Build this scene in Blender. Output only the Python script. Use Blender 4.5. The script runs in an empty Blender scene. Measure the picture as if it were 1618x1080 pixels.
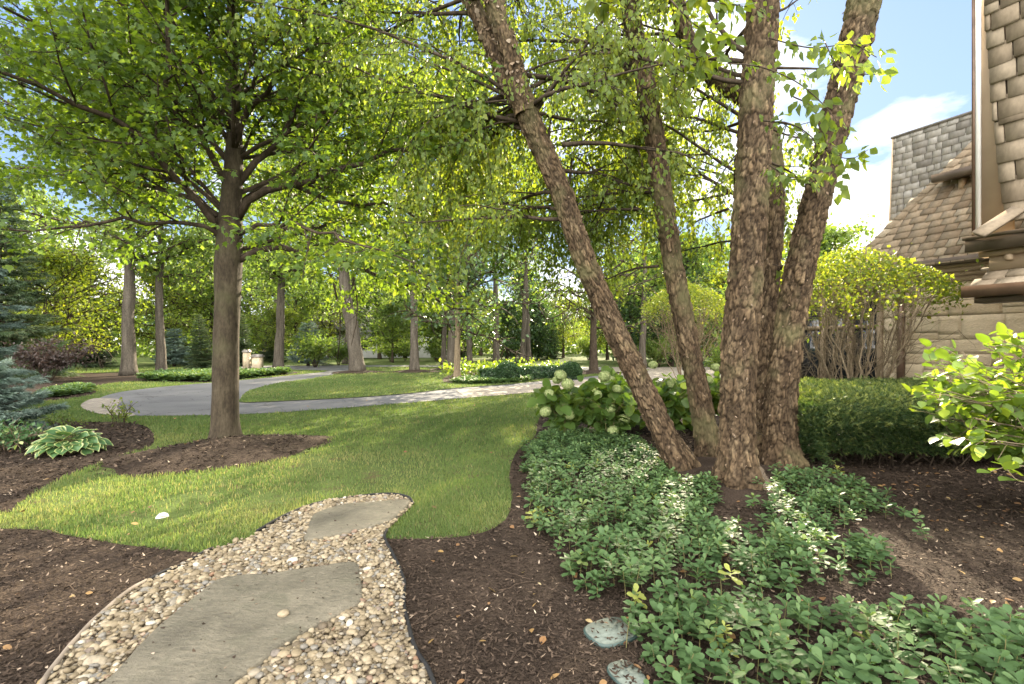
import bpy, math, random
import numpy as np
from mathutils.geometry import tessellate_polygon
from mathutils import Vector

random.seed(7)
rng = np.random.default_rng(7)
SC = bpy.context.scene
COL = SC.collection

# ------------------------------------------------------------------ camera, sky, sun, exposure
CAM_H = 1.5
FPX = 800.0            # focal length in photograph pixels (1618 wide)
CX, CY = 809.0, 545.0
SUN_EL, SUN_AZ = 25.0, 17.0
CLOUD_FRONT, CLOUD_FILL = 5.0, 17.5  # second value brightens the out-of-frame rear clouds, added for fill light

cam_d = bpy.data.cameras.new('camera')
cam = bpy.data.objects.new('camera', cam_d)
COL.objects.link(cam)
cam.location = (0, 0, CAM_H)
cam.rotation_euler = (math.radians(90), 0, 0)
cam_d.sensor_width = 36
cam_d.lens = 36 * FPX / 1618
cam_d.shift_y = (CY - 540) / 1618
cam_d.clip_start = 0.05
cam_d.clip_end = 2000
SC.camera = cam

world = bpy.data.worlds.new('World')
SC.world = world
world.use_nodes = True
_n, _l = world.node_tree.nodes, world.node_tree.links
_bg = _n['Background']
_sky = _n.new('ShaderNodeTexSky')
_sky.sky_type = 'NISHITA'
_sky.sun_disc = False
_sky.sun_elevation = math.radians(SUN_EL)
_sky.sun_rotation = math.radians(SUN_AZ)
_sky.air_density = 1.0
_sky.dust_density = 0.25
_sky.ozone_density = 2.5
# soft shoulder on the clear sky, then clouds: sparse in front, an unseen bright deck added overhead and behind as fill light
def _vm(op, a, b):
    v = _n.new('ShaderNodeVectorMath'); v.operation = op
    for k, q in ((0, a), (1, b)):
        if isinstance(q, tuple): v.inputs[k].default_value = q
        else: _l.new(q, v.inputs[k])
    return v.outputs[0]
def _mt(op, a, b, clamp=False):
    v = _n.new('ShaderNodeMath'); v.operation = op; v.use_clamp = clamp
    for k, q in ((0, a), (1, b)):
        if isinstance(q, (int, float)): v.inputs[k].default_value = q
        else: _l.new(q, v.inputs[k])
    return v.outputs[0]
SKY_K = (1.75, 2.45, 3.8)
_clear = _vm('DIVIDE', _sky.outputs[0], _vm('ADD', _vm('DIVIDE', _sky.outputs[0], SKY_K), (1, 1, 1)))
_tc = _n.new('ShaderNodeTexCoord')
_mp = _n.new('ShaderNodeMapping')
_mp.inputs['Scale'].default_value = (1.0, 1.0, 2.6)
_mp.inputs['Location'].default_value = (0.35, 0.1, 0.0)
_l.new(_tc.outputs['Generated'], _mp.inputs['Vector'])
_nz = _n.new('ShaderNodeTexNoise')
_nz.inputs['Scale'].default_value = 2.4
_nz.inputs['Detail'].default_value = 8
_nz.inputs['Roughness'].default_value = 0.55
_l.new(_mp.outputs[0], _nz.inputs['Vector'])
_sx = _n.new('ShaderNodeSeparateXYZ')
_l.new(_tc.outputs['Generated'], _sx.inputs[0])
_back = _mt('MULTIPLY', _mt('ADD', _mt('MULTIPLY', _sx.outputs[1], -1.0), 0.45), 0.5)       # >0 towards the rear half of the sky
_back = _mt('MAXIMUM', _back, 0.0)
_cover = _mt('ADD', _nz.outputs['Fac'], _back)
def _blob(v, deg, amt):
    # extra cloud cover round one direction
    v = Vector(v).normalized()
    d = _n.new('ShaderNodeVectorMath'); d.operation = 'DOT_PRODUCT'
    _l.new(_tc.outputs['Generated'], d.inputs[0]); d.inputs[1].default_value = v
    c = math.cos(math.radians(deg))
    return _mt('MULTIPLY', _mt('MULTIPLY', _mt('SUBTRACT', d.outputs['Value'], c), 1 / (1 - c), True), amt)
for _v, _dg, _am in (((561, 800, 200), 6, .14), ((640, 800, 375), 5, .07), ((500, 800, 190), 6, .14), ((245, 800, 330), 16, .12)):
    _cover = _mt('ADD', _cover, _blob(_v, _dg, _am))
_cover = _mt('ADD', _cover, _mt('MULTIPLY', _mt('MULTIPLY', _mt('SUBTRACT', .2, _sx.outputs[2]), 5.0, True), .3))
_cr = _n.new('ShaderNodeValToRGB')
_cr.color_ramp.elements[0].position = 0.56
_cr.color_ramp.elements[1].position = 0.72
_l.new(_cover, _cr.inputs[0])
_lum = _mt('ADD', _mt('MULTIPLY', _back, CLOUD_FILL), CLOUD_FRONT)
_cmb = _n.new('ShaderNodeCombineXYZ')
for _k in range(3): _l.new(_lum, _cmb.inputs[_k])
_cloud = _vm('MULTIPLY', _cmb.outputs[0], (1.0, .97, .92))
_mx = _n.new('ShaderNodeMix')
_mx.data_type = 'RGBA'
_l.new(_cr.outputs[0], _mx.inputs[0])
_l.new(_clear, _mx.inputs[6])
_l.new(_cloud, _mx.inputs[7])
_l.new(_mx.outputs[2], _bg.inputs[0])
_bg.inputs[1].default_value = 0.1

sun_d = bpy.data.lights.new('sun', 'SUN')
sun_d.energy = 5.0
sun_d.angle = math.radians(0.55)
sun_d.color = (1.0, 0.86, 0.62)
sun = bpy.data.objects.new('sun', sun_d)
COL.objects.link(sun)
_sd = Vector((math.sin(math.radians(SUN_AZ)) * math.cos(math.radians(SUN_EL)),
              math.cos(math.radians(SUN_AZ)) * math.cos(math.radians(SUN_EL)),
              math.sin(math.radians(SUN_EL))))
sun.rotation_euler = _sd.to_track_quat('Z', 'Y').to_euler()
sun.location = (10, 40, 40)

SC.view_settings.view_transform = 'Standard'
SC.view_settings.look = 'None'
SC.view_settings.gamma = 1.0
SC.view_settings.exposure = 2.4
SC.render.engine = 'CYCLES'
cy = SC.cycles
cy.max_bounces = 7
cy.diffuse_bounces = 4
cy.glossy_bounces = 2
cy.transmission_bounces = 5
cy.caustics_reflective = False
cy.caustics_refractive = False
cy.use_adaptive_sampling = True
cy.adaptive_threshold = 0.015
cy.use_denoising = True
SC.render.filter_size = 1.15

# ------------------------------------------------------------------ helpers
def G(px, py, z=0.0):
    """ground point (height z) seen at a photograph pixel"""
    y = FPX * (CAM_H - z) / (py - CY)
    return np.array([(px - CX) / FPX * y, y, z])

def P(px, py, y):
    """point at depth y seen at a photograph pixel"""
    return np.array([(px - CX) / FPX * y, y, CAM_H - (py - CY) / FPX * y])

ORG = {}
class MB:
    """collects numpy vertex / face batches and links them as ONE mesh"""
    def __init__(s):
        s.v = []; s.f = []; s.a = []; s.n = 0
    def add(s, verts, faces, val=0.5):
        """faces: list of (k,m) int arrays; val scalar or per-vertex array"""
        verts = np.asarray(verts, dtype=np.float64).reshape(-1, 3)
        if not isinstance(faces, (list, tuple)): faces = [faces]
        for f in faces:
            f = np.asarray(f, dtype=np.int64)
            if f.size: s.f.append(f + s.n)
        s.v.append(verts)
        a = np.empty(len(verts)); a[:] = val
        s.a.append(a)
        s.n += len(verts)
    def build(s, name, mat, parent=None, smooth=False, link=True):
        v = np.concatenate(s.v) if s.v else np.zeros((0, 3))
        if parent is not None: v = v - ORG.get(parent.name, np.zeros(3))
        me = bpy.data.meshes.new(name)
        me.vertices.add(len(v))
        me.vertices.foreach_set('co', v.astype(np.float32).ravel())
        loops = np.concatenate([f.ravel() for f in s.f]) if s.f else np.zeros(0, int)
        tot = np.concatenate([np.full(len(f), f.shape[1]) for f in s.f]) if s.f else np.zeros(0, int)
        me.loops.add(len(loops))
        me.loops.foreach_set('vertex_index', loops.astype(np.int32))
        me.polygons.add(len(tot))
        start = np.concatenate([[0], np.cumsum(tot)[:-1]]) if len(tot) else tot
        me.polygons.foreach_set('loop_start', start.astype(np.int32))
        if smooth: me.polygons.foreach_set('use_smooth', np.ones(len(tot), bool))
        at = me.attributes.new('v', 'FLOAT', 'POINT')
        at.data.foreach_set('value', np.concatenate(s.a).astype(np.float32))
        me.update(calc_edges=True)
        me.validate()
        me.materials.append(mat)
        o = bpy.data.objects.new(name, me)
        COL.objects.link(o)
        if parent is not None:
            o.parent = parent
            ORG[o.name] = ORG.get(parent.name, np.zeros(3))
        return o

def tag(o, label=None, cat=None, group=None, kind=None):
    if label: o['label'] = label
    if cat: o['category'] = cat
    if group: o['group'] = group
    if kind: o['kind'] = kind
    return o

def thing(name, label, cat, loc=(0, 0, 0), group=None):
    o = bpy.data.objects.new(name, None)
    COL.objects.link(o)
    o.location = tuple(float(c) for c in loc)
    o.empty_display_size = 0.2
    ORG[o.name] = np.array(loc, float)
    return tag(o, label, cat, group)

def dup(root, loc, rotz=0.0, sc=1.0, label=None, group=None, lean=(0, 0)):
    r = root.copy(); COL.objects.link(r)
    r.location = tuple(float(c) for c in loc)
    if lean == (0, 0) and 'tree' in root.name: lean = (.05 * math.sin(7 * rotz + loc[0]), .05 * math.cos(5 * rotz + loc[1]))
    r.rotation_euler = (lean[0], lean[1], rotz)
    r.scale = (sc, sc, sc) if np.isscalar(sc) else sc
    if label: r['label'] = label
    if group: r['group'] = group
    for ch in list(root.children):
        c = ch.copy(); COL.objects.link(c); c.parent = r
        for g in list(ch.children):
            d = g.copy(); COL.objects.link(d); d.parent = c
    return r

def unit(a):
    a = np.asarray(a, float)
    return a / (np.linalg.norm(a, axis=-1, keepdims=True) + 1e-12)

def spline(pts, n):
    """Catmull-Rom through pts (k,d), n samples"""
    p = np.asarray(pts, float)
    if len(p) == 2:
        t = np.linspace(0, 1, n)[:, None]
        return p[0] * (1 - t) + p[1] * t
    q = np.vstack([2 * p[0] - p[1], p, 2 * p[-1] - p[-2]])
    seg = np.linalg.norm(np.diff(p, axis=0), axis=1)
    cum = np.concatenate([[0], np.cumsum(seg)]); cum /= cum[-1]
    u = np.linspace(0, 1, n)
    i = np.clip(np.searchsorted(cum, u, side='right') - 1, 0, len(p) - 2)
    t = ((u - cum[i]) / (cum[i + 1] - cum[i] + 1e-12))[:, None]
    a, b, c, d = q[i], q[i + 1], q[i + 2], q[i + 3]
    return 0.5 * (2 * b + (c - a) * t + (2 * a - 5 * b + 4 * c - d) * t ** 2 + (3 * b - a - 3 * c + d) * t ** 3)

def smooth_poly(pts, n=None):
    """closed smooth outline through 2-D points"""
    p = np.asarray(pts, float)[:, :2]
    q = np.vstack([p[-1], p, p[0], p[1]])
    out = []
    for i in range(len(p)):
        a, b, c, d = q[i], q[i + 1], q[i + 2], q[i + 3]
        m = n or max(3, min(14, int(np.linalg.norm(c - b) / 0.12)))
        for t in np.linspace(0, 1, m, endpoint=False):
            out.append(0.5 * (2 * b + (c - a) * t + (2 * a - 5 * b + 4 * c - d) * t * t + (3 * b - a - 3 * c + d) * t ** 3))
    return np.array(out)

def inside(poly, xy):
    """even-odd point in polygon, vectorised"""
    x, y = xy[:, 0], xy[:, 1]
    r = np.zeros(len(xy), bool)
    n = len(poly); j = n - 1
    for i in range(n):
        xi, yi = poly[i]; xj, yj = poly[j]
        c = ((yi > y) != (yj > y)) & (x < (xj - xi) * (y - yi) / (yj - yi + 1e-15) + xi)
        r ^= c; j = i
    return r

def edge_dist(poly, xy):
    """distance from points to the outline"""
    d = np.full(len(xy), 1e9)
    for i in range(len(poly)):
        a, b = poly[i - 1], poly[i]
        ab = b - a
        t = np.clip(((xy - a) @ ab) / (ab @ ab + 1e-12), 0, 1)
        d = np.minimum(d, np.hypot(*(xy - (a + t[:, None] * ab)).T))
    return d

def frames(pts):
    t = unit(np.gradient(pts, axis=0))
    ref = np.array([0, 0, 1.0]) if abs(t[0][2]) < 0.9 else np.array([1.0, 0, 0])
    nrm = np.empty_like(t)
    n0 = unit(np.cross(t[0], ref))
    for i in range(len(t)):
        n0 = unit(n0 - t[i] * np.dot(n0, t[i]))
        nrm[i] = n0
    return t, nrm, np.cross(t, nrm)

def tube(mb, pts, rad, seg=6, val=0.5, cap=True):
    pts = np.asarray(pts, float)
    k = len(pts)
    rad = np.broadcast_to(np.asarray(rad, float), (k,))
    t, a, b = frames(pts)
    th = np.linspace(0, 2 * np.pi, seg, endpoint=False)
    v = pts[:, None, :] + rad[:, None, None] * (np.cos(th)[None, :, None] * a[:, None, :] + np.sin(th)[None, :, None] * b[:, None, :])
    i, j = np.meshgrid(np.arange(k - 1), np.arange(seg), indexing='ij')
    j2 = (j + 1) % seg
    f = np.stack([i * seg + j, i * seg + j2, (i + 1) * seg + j2, (i + 1) * seg + j], -1).reshape(-1, 4)
    fs = [f]
    if cap:
        fs.append(np.arange(seg)[None, ::-1]); fs.append(((k - 1) * seg + np.arange(seg))[None])
    mb.add(v.reshape(-1, 3), fs, val)

def box(mb, c, s, ax=None, val=0.5):
    """box centre c, full size s, ax rows = local axes"""
    ax = np.eye(3) if ax is None else np.asarray(ax, float)
    q = np.array([[x, y, z] for z in (-.5, .5) for y in (-.5, .5) for x in (-.5, .5)]) * np.asarray(s, float)
    f = np.array([[0, 2, 3, 1], [4, 5, 7, 6], [0, 1, 5, 4], [2, 6, 7, 3], [0, 4, 6, 2], [1, 3, 7, 5]])
    mb.add(np.asarray(c, float) + q @ ax, f, val)

def prism(mb, poly2, z0, z1, val=0.5):
    """vertical prism over a 2-D outline, n-gon caps"""
    n = len(poly2)
    v = np.vstack([np.column_stack([poly2, np.full(n, z0)]), np.column_stack([poly2, np.full(n, z1)])])
    i = np.arange(n); j = (i + 1) % n
    mb.add(v, [np.stack([i, j, j + n, i + n], 1), (n + i)[None], i[None, ::-1]], val)

def sheet(name, poly2, z, mat, kind='structure'):
    tri = tessellate_polygon([[Vector((x, y, 0)) for x, y in poly2]])
    f = np.array(tri)
    a, b, c = (poly2[f[:, k]] for k in range(3))
    cr = (b[:, 0] - a[:, 0]) * (c[:, 1] - a[:, 1]) - (b[:, 1] - a[:, 1]) * (c[:, 0] - a[:, 0])
    f[cr < 0] = f[cr < 0][:, ::-1]
    m = MB(); m.add(np.column_stack([poly2, np.full(len(poly2), z)]), f)
    o = m.build(name, mat)
    if kind: o['kind'] = kind
    return o

def leaves(mb, tmpl, pos, tip, nrm, size, val, width=None):
    """scatter a leaf template (verts with y along the tip, z up) with per-leaf frames"""
    tv, tf = tmpl
    n = len(pos)
    if n == 0: return
    y = unit(tip)
    z = nrm - y * np.sum(nrm * y, -1, keepdims=True)
    z = unit(z)
    x = np.cross(y, z)
    R = np.stack([x, y, z], 1)                      # rows are axes
    size = np.broadcast_to(size, (n,))
    tvv = np.broadcast_to(tv, (n,) + tv.shape)
    if width is not None:
        tvv = tvv * np.stack([np.broadcast_to(width, (n,)), np.ones(n), np.ones(n)], 1)[:, None, :]
    v = np.einsum('nkc,ncd->nkd', tvv, R) * size[:, None, None] + pos[:, None, :]
    k = len(tv)
    fs = [(f[None] + (np.arange(n) * k)[:, None, None]).reshape(-1, f.shape[1]) for f in tf]
    mb.add(v.reshape(-1, 3), fs, np.repeat(np.broadcast_to(val, (n,)), k))

def rdir(n, up=0.0):
    d = unit(rng.normal(size=(n, 3)))
    d[:, 2] += up
    return unit(d)

# value noise -------------------------------------------------------
def _h(i, j, k):
    i = i.astype(np.uint32); j = j.astype(np.uint32); k = k.astype(np.uint32)
    h = i * np.uint32(374761393) + j * np.uint32(668265263) + k * np.uint32(2147483647 - 58)
    h = (h ^ (h >> np.uint32(13))) * np.uint32(1274126177)
    return ((h ^ (h >> np.uint32(16))) & np.uint32(0xffffff)).astype(np.float64) / 0xffffff

def vnoise(p):
    p = np.asarray(p, float) + 1000.0
    i = np.floor(p).astype(np.int64); f = p - i
    f = f * f * (3 - 2 * f)
    r = 0
    for dx in (0, 1):
        wx = f[:, 0] if dx else 1 - f[:, 0]
        for dy in (0, 1):
            wy = f[:, 1] if dy else 1 - f[:, 1]
            for dz in (0, 1):
                wz = f[:, 2] if dz else 1 - f[:, 2]
                r = r + wx * wy * wz * _h(i[:, 0] + dx, i[:, 1] + dy, i[:, 2] + dz)
    return r

def fbm(p, o=4):
    p = np.asarray(p, float); r = 0; a = 0.5
    for k in range(o):
        r = r + a * vnoise(p * 2 ** k + 17.3 * k); a *= 0.5
    return r

# ------------------------------------------------------------------ materials
def new_mat(name):
    m = bpy.data.materials.new(name); m.use_nodes = True
    nt = m.node_tree; nt.nodes.clear()
    out = nt.nodes.new('ShaderNodeOutputMaterial')
    return m, nt, out

def ramp(nt, stops, inp, interp='LINEAR'):
    r = nt.nodes.new('ShaderNodeValToRGB')
    r.color_ramp.interpolation = interp
    e = r.color_ramp.elements
    while len(e) < len(stops): e.new(0.5)
    for q, (p, c) in zip(e, stops):
        q.position = p; q.color = (*c, 1)
    nt.links.new(inp, r.inputs[0])
    return r.outputs[0]

def attr(nt, name='v'):
    a = nt.nodes.new('ShaderNodeAttribute'); a.attribute_name = name
    return a.outputs['Fac']

def noise(nt, scale, detail=4, vec_scale=None, rough=0.55, coord='Object'):
    tc = nt.nodes.new('ShaderNodeTexCoord')
    v = tc.outputs[coord]
    if vec_scale:
        mp = nt.nodes.new('ShaderNodeMapping'); mp.inputs['Scale'].default_value = vec_scale
        nt.links.new(v, mp.inputs[0]); v = mp.outputs[0]
    nz = nt.nodes.new('ShaderNodeTexNoise')
    nz.inputs['Scale'].default_value = scale; nz.inputs['Detail'].default_value = detail
    nz.inputs['Roughness'].default_value = rough
    nt.links.new(v, nz.inputs['Vector'])
    return nz.outputs['Fac']

def mixc(nt, a, b, f, mode='MIX'):
    m = nt.nodes.new('ShaderNodeMix'); m.data_type = 'RGBA'; m.blend_type = mode
    for s, val in ((0, f), (6, a), (7, b)):
        if isinstance(val, (int, float)): m.inputs[s].default_value = val
        elif isinstance(val, tuple): m.inputs[s].default_value = (*val, 1)
        else: nt.links.new(val, m.inputs[s])
    return m.outputs[2]

def bump(nt, h, strength, dist=0.02):
    b = nt.nodes.new('ShaderNodeBump')
    b.inputs['Strength'].default_value = strength; b.inputs['Distance'].default_value = dist
    nt.links.new(h, b.inputs['Height'])
    return b.outputs[0]

def principled(nt, out, col, rough=0.7, spec=0.3, nrm=None, metal=0.0):
    p = nt.nodes.new('ShaderNodeBsdfPrincipled')
    if isinstance(col, tuple): p.inputs['Base Color'].default_value = (*col, 1)
    else: nt.links.new(col, p.inputs['Base Color'])
    p.inputs['Roughness'].default_value = rough
    p.inputs['Specular IOR Level'].default_value = spec
    p.inputs['Metallic'].default_value = metal
    if nrm is not None: nt.links.new(nrm, p.inputs['Normal'])
    if out is not None: nt.links.new(p.outputs[0], out.inputs[0])
    return p

def leaf_mat(name, stops, tmul=(1.5, 1.5, 0.5), fac=0.45, rough=0.4, spec=0.45):
    m, nt, out = new_mat(name)
    c = ramp(nt, stops, attr(nt))
    p = principled(nt, None, c, rough, spec)
    tr = nt.nodes.new('ShaderNodeBsdfTranslucent')
    nt.links.new(mixc(nt, c, tuple(tmul), 1.0, 'MULTIPLY'), tr.inputs[0])
    mx = nt.nodes.new('ShaderNodeMixShader'); mx.inputs[0].default_value = fac
    nt.links.new(p.outputs[0], mx.inputs[1]); nt.links.new(tr.outputs[0], mx.inputs[2])
    nt.links.new(mx.outputs[0], out.inputs[0])
    return m

def plain(name, col, rough=0.6, spec=0.3, metal=0.0, var=0.15, scale=6.0, bmp=0.0):
    m, nt, out = new_mat(name)
    n = noise(nt, scale, 5)
    a = tuple(c * (1 - var) for c in col); b = tuple(min(1, c * (1 + var)) for c in col)
    c = ramp(nt, [(0.3, a), (0.7, b)], n)
    principled(nt, out, c, rough, spec, bump(nt, noise(nt, scale * 8, 3), bmp) if bmp else None, metal)
    return m

def attr_mat(name, stops, rough=0.7, spec=0.25, nscale=30.0, namt=0.5, bmp=0.3, vec=None, bdist=0.005):
    """colour by the per-piece attribute, broken up by noise"""
    m, nt, out = new_mat(name)
    c = ramp(nt, stops, attr(nt))
    nz = noise(nt, nscale, 5, vec)
    k = ramp(nt, [(0.25, (1 - namt,) * 3), (0.75, (1 + namt * 0.6,) * 3)], nz)
    c = mixc(nt, c, k, 1.0, 'MULTIPLY')
    principled(nt, out, c, rough, spec, bump(nt, nz, bmp, bdist) if bmp else None)
    return m

M = {}
M['maple'] = leaf_mat('maple_leaf', [(0, (.042, .08, .02)), (.5, (.072, .125, .029)), (.9, (.115, .165, .036)), (1, (.2, .17, .045))], (2.5, 2.15, .5), .55, .5, .3)
M['birch'] = leaf_mat('birch_leaf', [(0, (.07, .115, .026)), (.5, (.115, .165, .036)), (.92, (.17, .2, .042)), (1, (.3, .24, .05))], (2.5, 2.2, .55), .55, .5, .35)
M['oak'] = leaf_mat('oak_leaf', [(0, (.045, .085, .045)), (.6, (.075, .125, .065)), (1, (.15, .16, .04))], (1.7, 1.7, .5), .4, .3)
M['green'] = leaf_mat('green_leaf', [(0, (.05, .085, .025)), (.5, (.085, .13, .034)), (1, (.14, .17, .04))], (2.5, 2.2, .6), .5, .55, .3)
M['far'] = leaf_mat('far_leaf', [(0, (.065, .105, .034)), (.5, (.11, .155, .045)), (1, (.175, .2, .055))], (2.05, 2.15, .7), .5, .6, .25)
M['yellow'] = leaf_mat('yellow_green_leaf', [(0, (.075, .12, .026)), (.5, (.12, .165, .034)), (1, (.2, .215, .045))], (2.2, 2.0, .55), .5, .55, .3)
M['dark'] = leaf_mat('dark_leaf', [(0, (.028, .055, .024)), (.6, (.045, .085, .034)), (1, (.08, .12, .04))], (2.0, 2.0, .6), .4, .5, .3)
M['purple'] = leaf_mat('purple_leaf', [(0, (.045, .034, .033)), (.6, (.075, .056, .05)), (1, (.1, .085, .06))], (1.5, 1.2, 1.0), .4, .5)
M['spruce'] = leaf_mat('blue_spruce_needle', [(0, (.06, .1, .08)), (.6, (.13, .185, .155)), (1, (.24, .29, .25))], (1.1, 1.2, .8), .2, .6, .3)
M['pine'] = leaf_mat('pine_needle', [(0, (.035, .06, .035)), (.6, (.065, .1, .05)), (1, (.13, .14, .065))], (1.4, 1.5, .6), .25, .6, .3)
M['yew'] = leaf_mat('yew_needle', [(0, (.014, .032, .012)), (.5, (.04, .073, .023)), (1, (.22, .25, .08))], (1.8, 1.8, .6), .35, .5, .3)
M['box'] = leaf_mat('boxwood_leaf', [(0, (.02, .05, .022)), (.6, (.04, .085, .035)), (1, (.09, .14, .05))], (1.4, 1.5, .6), .3, .35)
M['pachy'] = leaf_mat('pachysandra_leaf', [(0, (.042, .08, .032)), (.5, (.072, .128, .05)), (.9, (.115, .175, .07)), (1, (.26, .27, .06))], (1.7, 1.6, .6), .35, .5, .16)
M['hydrangea'] = leaf_mat('hydrangea_leaf', [(0, (.05, .1, .03)), (.5, (.085, .15, .035)), (1, (.15, .2, .04))], (2.0, 1.8, .5), .5, .4)
M['lime'] = leaf_mat('viburnum_leaf', [(0, (.07, .13, .025)), (.5, (.12, .19, .035)), (1, (.2, .25, .05))], (1.9, 1.7, .5), .5, .42)
M['floret'] = leaf_mat('hydrangea_floret', [(0, (.2, .27, .1)), (.5, (.33, .4, .16)), (1, (.5, .52, .28))], (1.1, 1.1, .7), .35, .6)
M['hosta'] = leaf_mat('hosta_leaf', [(0, (.045, .105, .04)), (.55, (.075, .15, .055)), (.72, (.3, .36, .13)), (1, (.5, .5, .28))], (1.3, 1.3, .6), .3, .35)
M['grass'] = leaf_mat('grass_blade', [(0, (.058, .096, .034)), (.5, (.094, .14, .046)), (.8, (.14, .168, .064)), (1, (.25, .21, .115))], (1.6, 1.6, .65), .4, .6, .15)
M['litter'] = leaf_mat('fallen_leaf', [(0, (.09, .045, .022)), (.5, (.19, .1, .04)), (.85, (.25, .17, .06)), (1, (.3, .25, .16))], (1, .9, .6), .2, .6)

def bark_mat(name, lo, mid, hi, scale=7.0, stretch=(1, 1, .22), bmp=0.9, use_attr=False, dist=0.03, moss=None):
    m, nt, out = new_mat(name)
    n = noise(nt, scale, 8, stretch, 0.65)
    n2 = noise(nt, scale * 5, 5, (1, 1, .4), .6)
    c = ramp(nt, [(.28, lo), (.48, mid), (.72, hi)], n)
    k = ramp(nt, [(.3, (.6, .6, .6)), (.7, (1.25, 1.25, 1.25))], n2)
    c = mixc(nt, c, k, 1.0, 'MULTIPLY')
    if use_attr:
        kk = ramp(nt, [(0, (.16, .14, .125)), (.3, (.6, .575, .55)), (.7, (1.1, 1.07, 1.02)), (1, (1.9, 1.85, 1.75))], attr(nt))
        c = mixc(nt, c, kk, 1.0, 'MULTIPLY')
    if moss:
        mk = ramp(nt, [(.52, (0, 0, 0)), (.68, (.6, .6, .6))], noise(nt, 1.6, 4))
        c = mixc(nt, c, moss, mk)
    principled(nt, out, c, .85, .15, bump(nt, mixc(nt, n, n2, .4), bmp, dist))
    return m
M['birch_bark'] = bark_mat('river_birch_bark', (.052, .035, .021), (.094, .066, .04), (.146, .112, .072), 9, (1, 1, .3), .9, True, .01, (.1, .095, .045))
M['flake'] = attr_mat('peeling_bark', [(0, (.09, .06, .04)), (.5, (.19, .14, .1)), (1, (.3, .26, .21))], .95, .03, 40, .4, .3)
M['maple_bark'] = bark_mat('maple_bark', (.018, .013, .009), (.04, .031, .02), (.072, .058, .038), 8, (1, 1, .3), .9, False, .012, (.06, .06, .028))
M['twig'] = bark_mat('twig_bark', (.02, .015, .01), (.042, .031, .021), (.075, .058, .042), 10, (1, 1, .4), .4, False, .004)
M['grey_bark'] = bark_mat('grey_oak_bark', (.036, .03, .024), (.075, .064, .05), (.13, .112, .09), 6, (1, 1, .14), 1.0, False, .03)
M['tan_bark'] = bark_mat('tan_stem_bark', (.1, .075, .045), (.17, .13, .085), (.25, .2, .135), 14, (1, 1, .3), .5, False, .005)
M['stem'] = plain('green_stem', (.14, .13, .05), .6, .3)

# ground materials
def mat_lawn_soil():
    m, nt, out = new_mat('lawn_turf')
    n = noise(nt, 1.1, 6, None, .6); n2 = noise(nt, 45, 5, None, .7)
    c = ramp(nt, [(.3, (.06, .085, .03)), (.55, (.08, .108, .036)), (.75, (.115, .125, .055))], n)
    k = ramp(nt, [(.3, (.5, .5, .45)), (.7, (1.3, 1.3, 1.2))], n2)
    bare = ramp(nt, [(.56, (0, 0, 0)), (.68, (.85, .85, .85))], noise(nt, 2.3, 6, None, .65))
    principled(nt, out, mixc(nt, mixc(nt, c, (.095, .07, .045), bare), k, 1.0, 'MULTIPLY'), .95, .05, bump(nt, n2, .8, .02))
    return m
M['turf'] = mat_lawn_soil()
def mat_mulch():
    m, nt, out = new_mat('mulch_soil')
    n = noise(nt, 2.2, 5); n2 = noise(nt, 60, 6, (1, 1.6, 1), .7); n3 = noise(nt, 22, 4)
    c = ramp(nt, [(.3, (.03, .022, .017)), (.6, (.052, .038, .029)), (.8, (.08, .06, .046))], n)
    k = ramp(nt, [(.3, (.35, .35, .35)), (.55, (1, 1, 1)), (.75, (1.9, 1.8, 1.7))], n2)
    principled(nt, out, mixc(nt, c, k, 1.0, 'MULTIPLY'), .95, .08, bump(nt, mixc(nt, n2, n3, .5), 1.0, .03))
    return m
M['mulch'] = mat_mulch()
M['chip'] = attr_mat('wood_chip', [(0, (.018, .013, .01)), (.55, (.05, .036, .027)), (.85, (.11, .08, .058)), (.95, (.22, .165, .12)), (1, (.38, .31, .24))], .9, .1, 60, .4, 0)
def mat_asphalt():
    m, nt, out = new_mat('asphalt')
    n = noise(nt, .6, 5); n2 = noise(nt, 90, 3)
    c = ramp(nt, [(.25, (.065, .065, .07)), (.5, (.098, .097, .1)), (.75, (.13, .128, .127))], n)
    k = ramp(nt, [(.3, (.75, .75, .75)), (.7, (1.2, 1.2, 1.2))], n2)
    tc = nt.nodes.new('ShaderNodeTexCoord'); vo = nt.nodes.new('ShaderNodeTexVoronoi'); vo.feature = 'DISTANCE_TO_EDGE'; vo.inputs['Scale'].default_value = .42
    wn = nt.nodes.new('ShaderNodeTexNoise'); wn.inputs['Scale'].default_value = 1.4; wn.inputs['Detail'].default_value = 5
    nt.links.new(tc.outputs['Object'], wn.inputs['Vector'])
    va = nt.nodes.new('ShaderNodeVectorMath'); va.operation = 'ADD'
    nt.links.new(tc.outputs['Object'], va.inputs[0]); nt.links.new(wn.outputs['Color'], va.inputs[1]); nt.links.new(va.outputs[0], vo.inputs['Vector'])
    ck = ramp(nt, [(.0, (.45, .45, .45)), (.012, (1, 1, 1))], vo.outputs['Distance'])
    c = mixc(nt, mixc(nt, c, k, 1.0, 'MULTIPLY'), ck, 1.0, 'MULTIPLY')
    principled(nt, out, c, .85, .25, bump(nt, n2, .3, .01))
    return m
M['asphalt'] = mat_asphalt()
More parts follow.
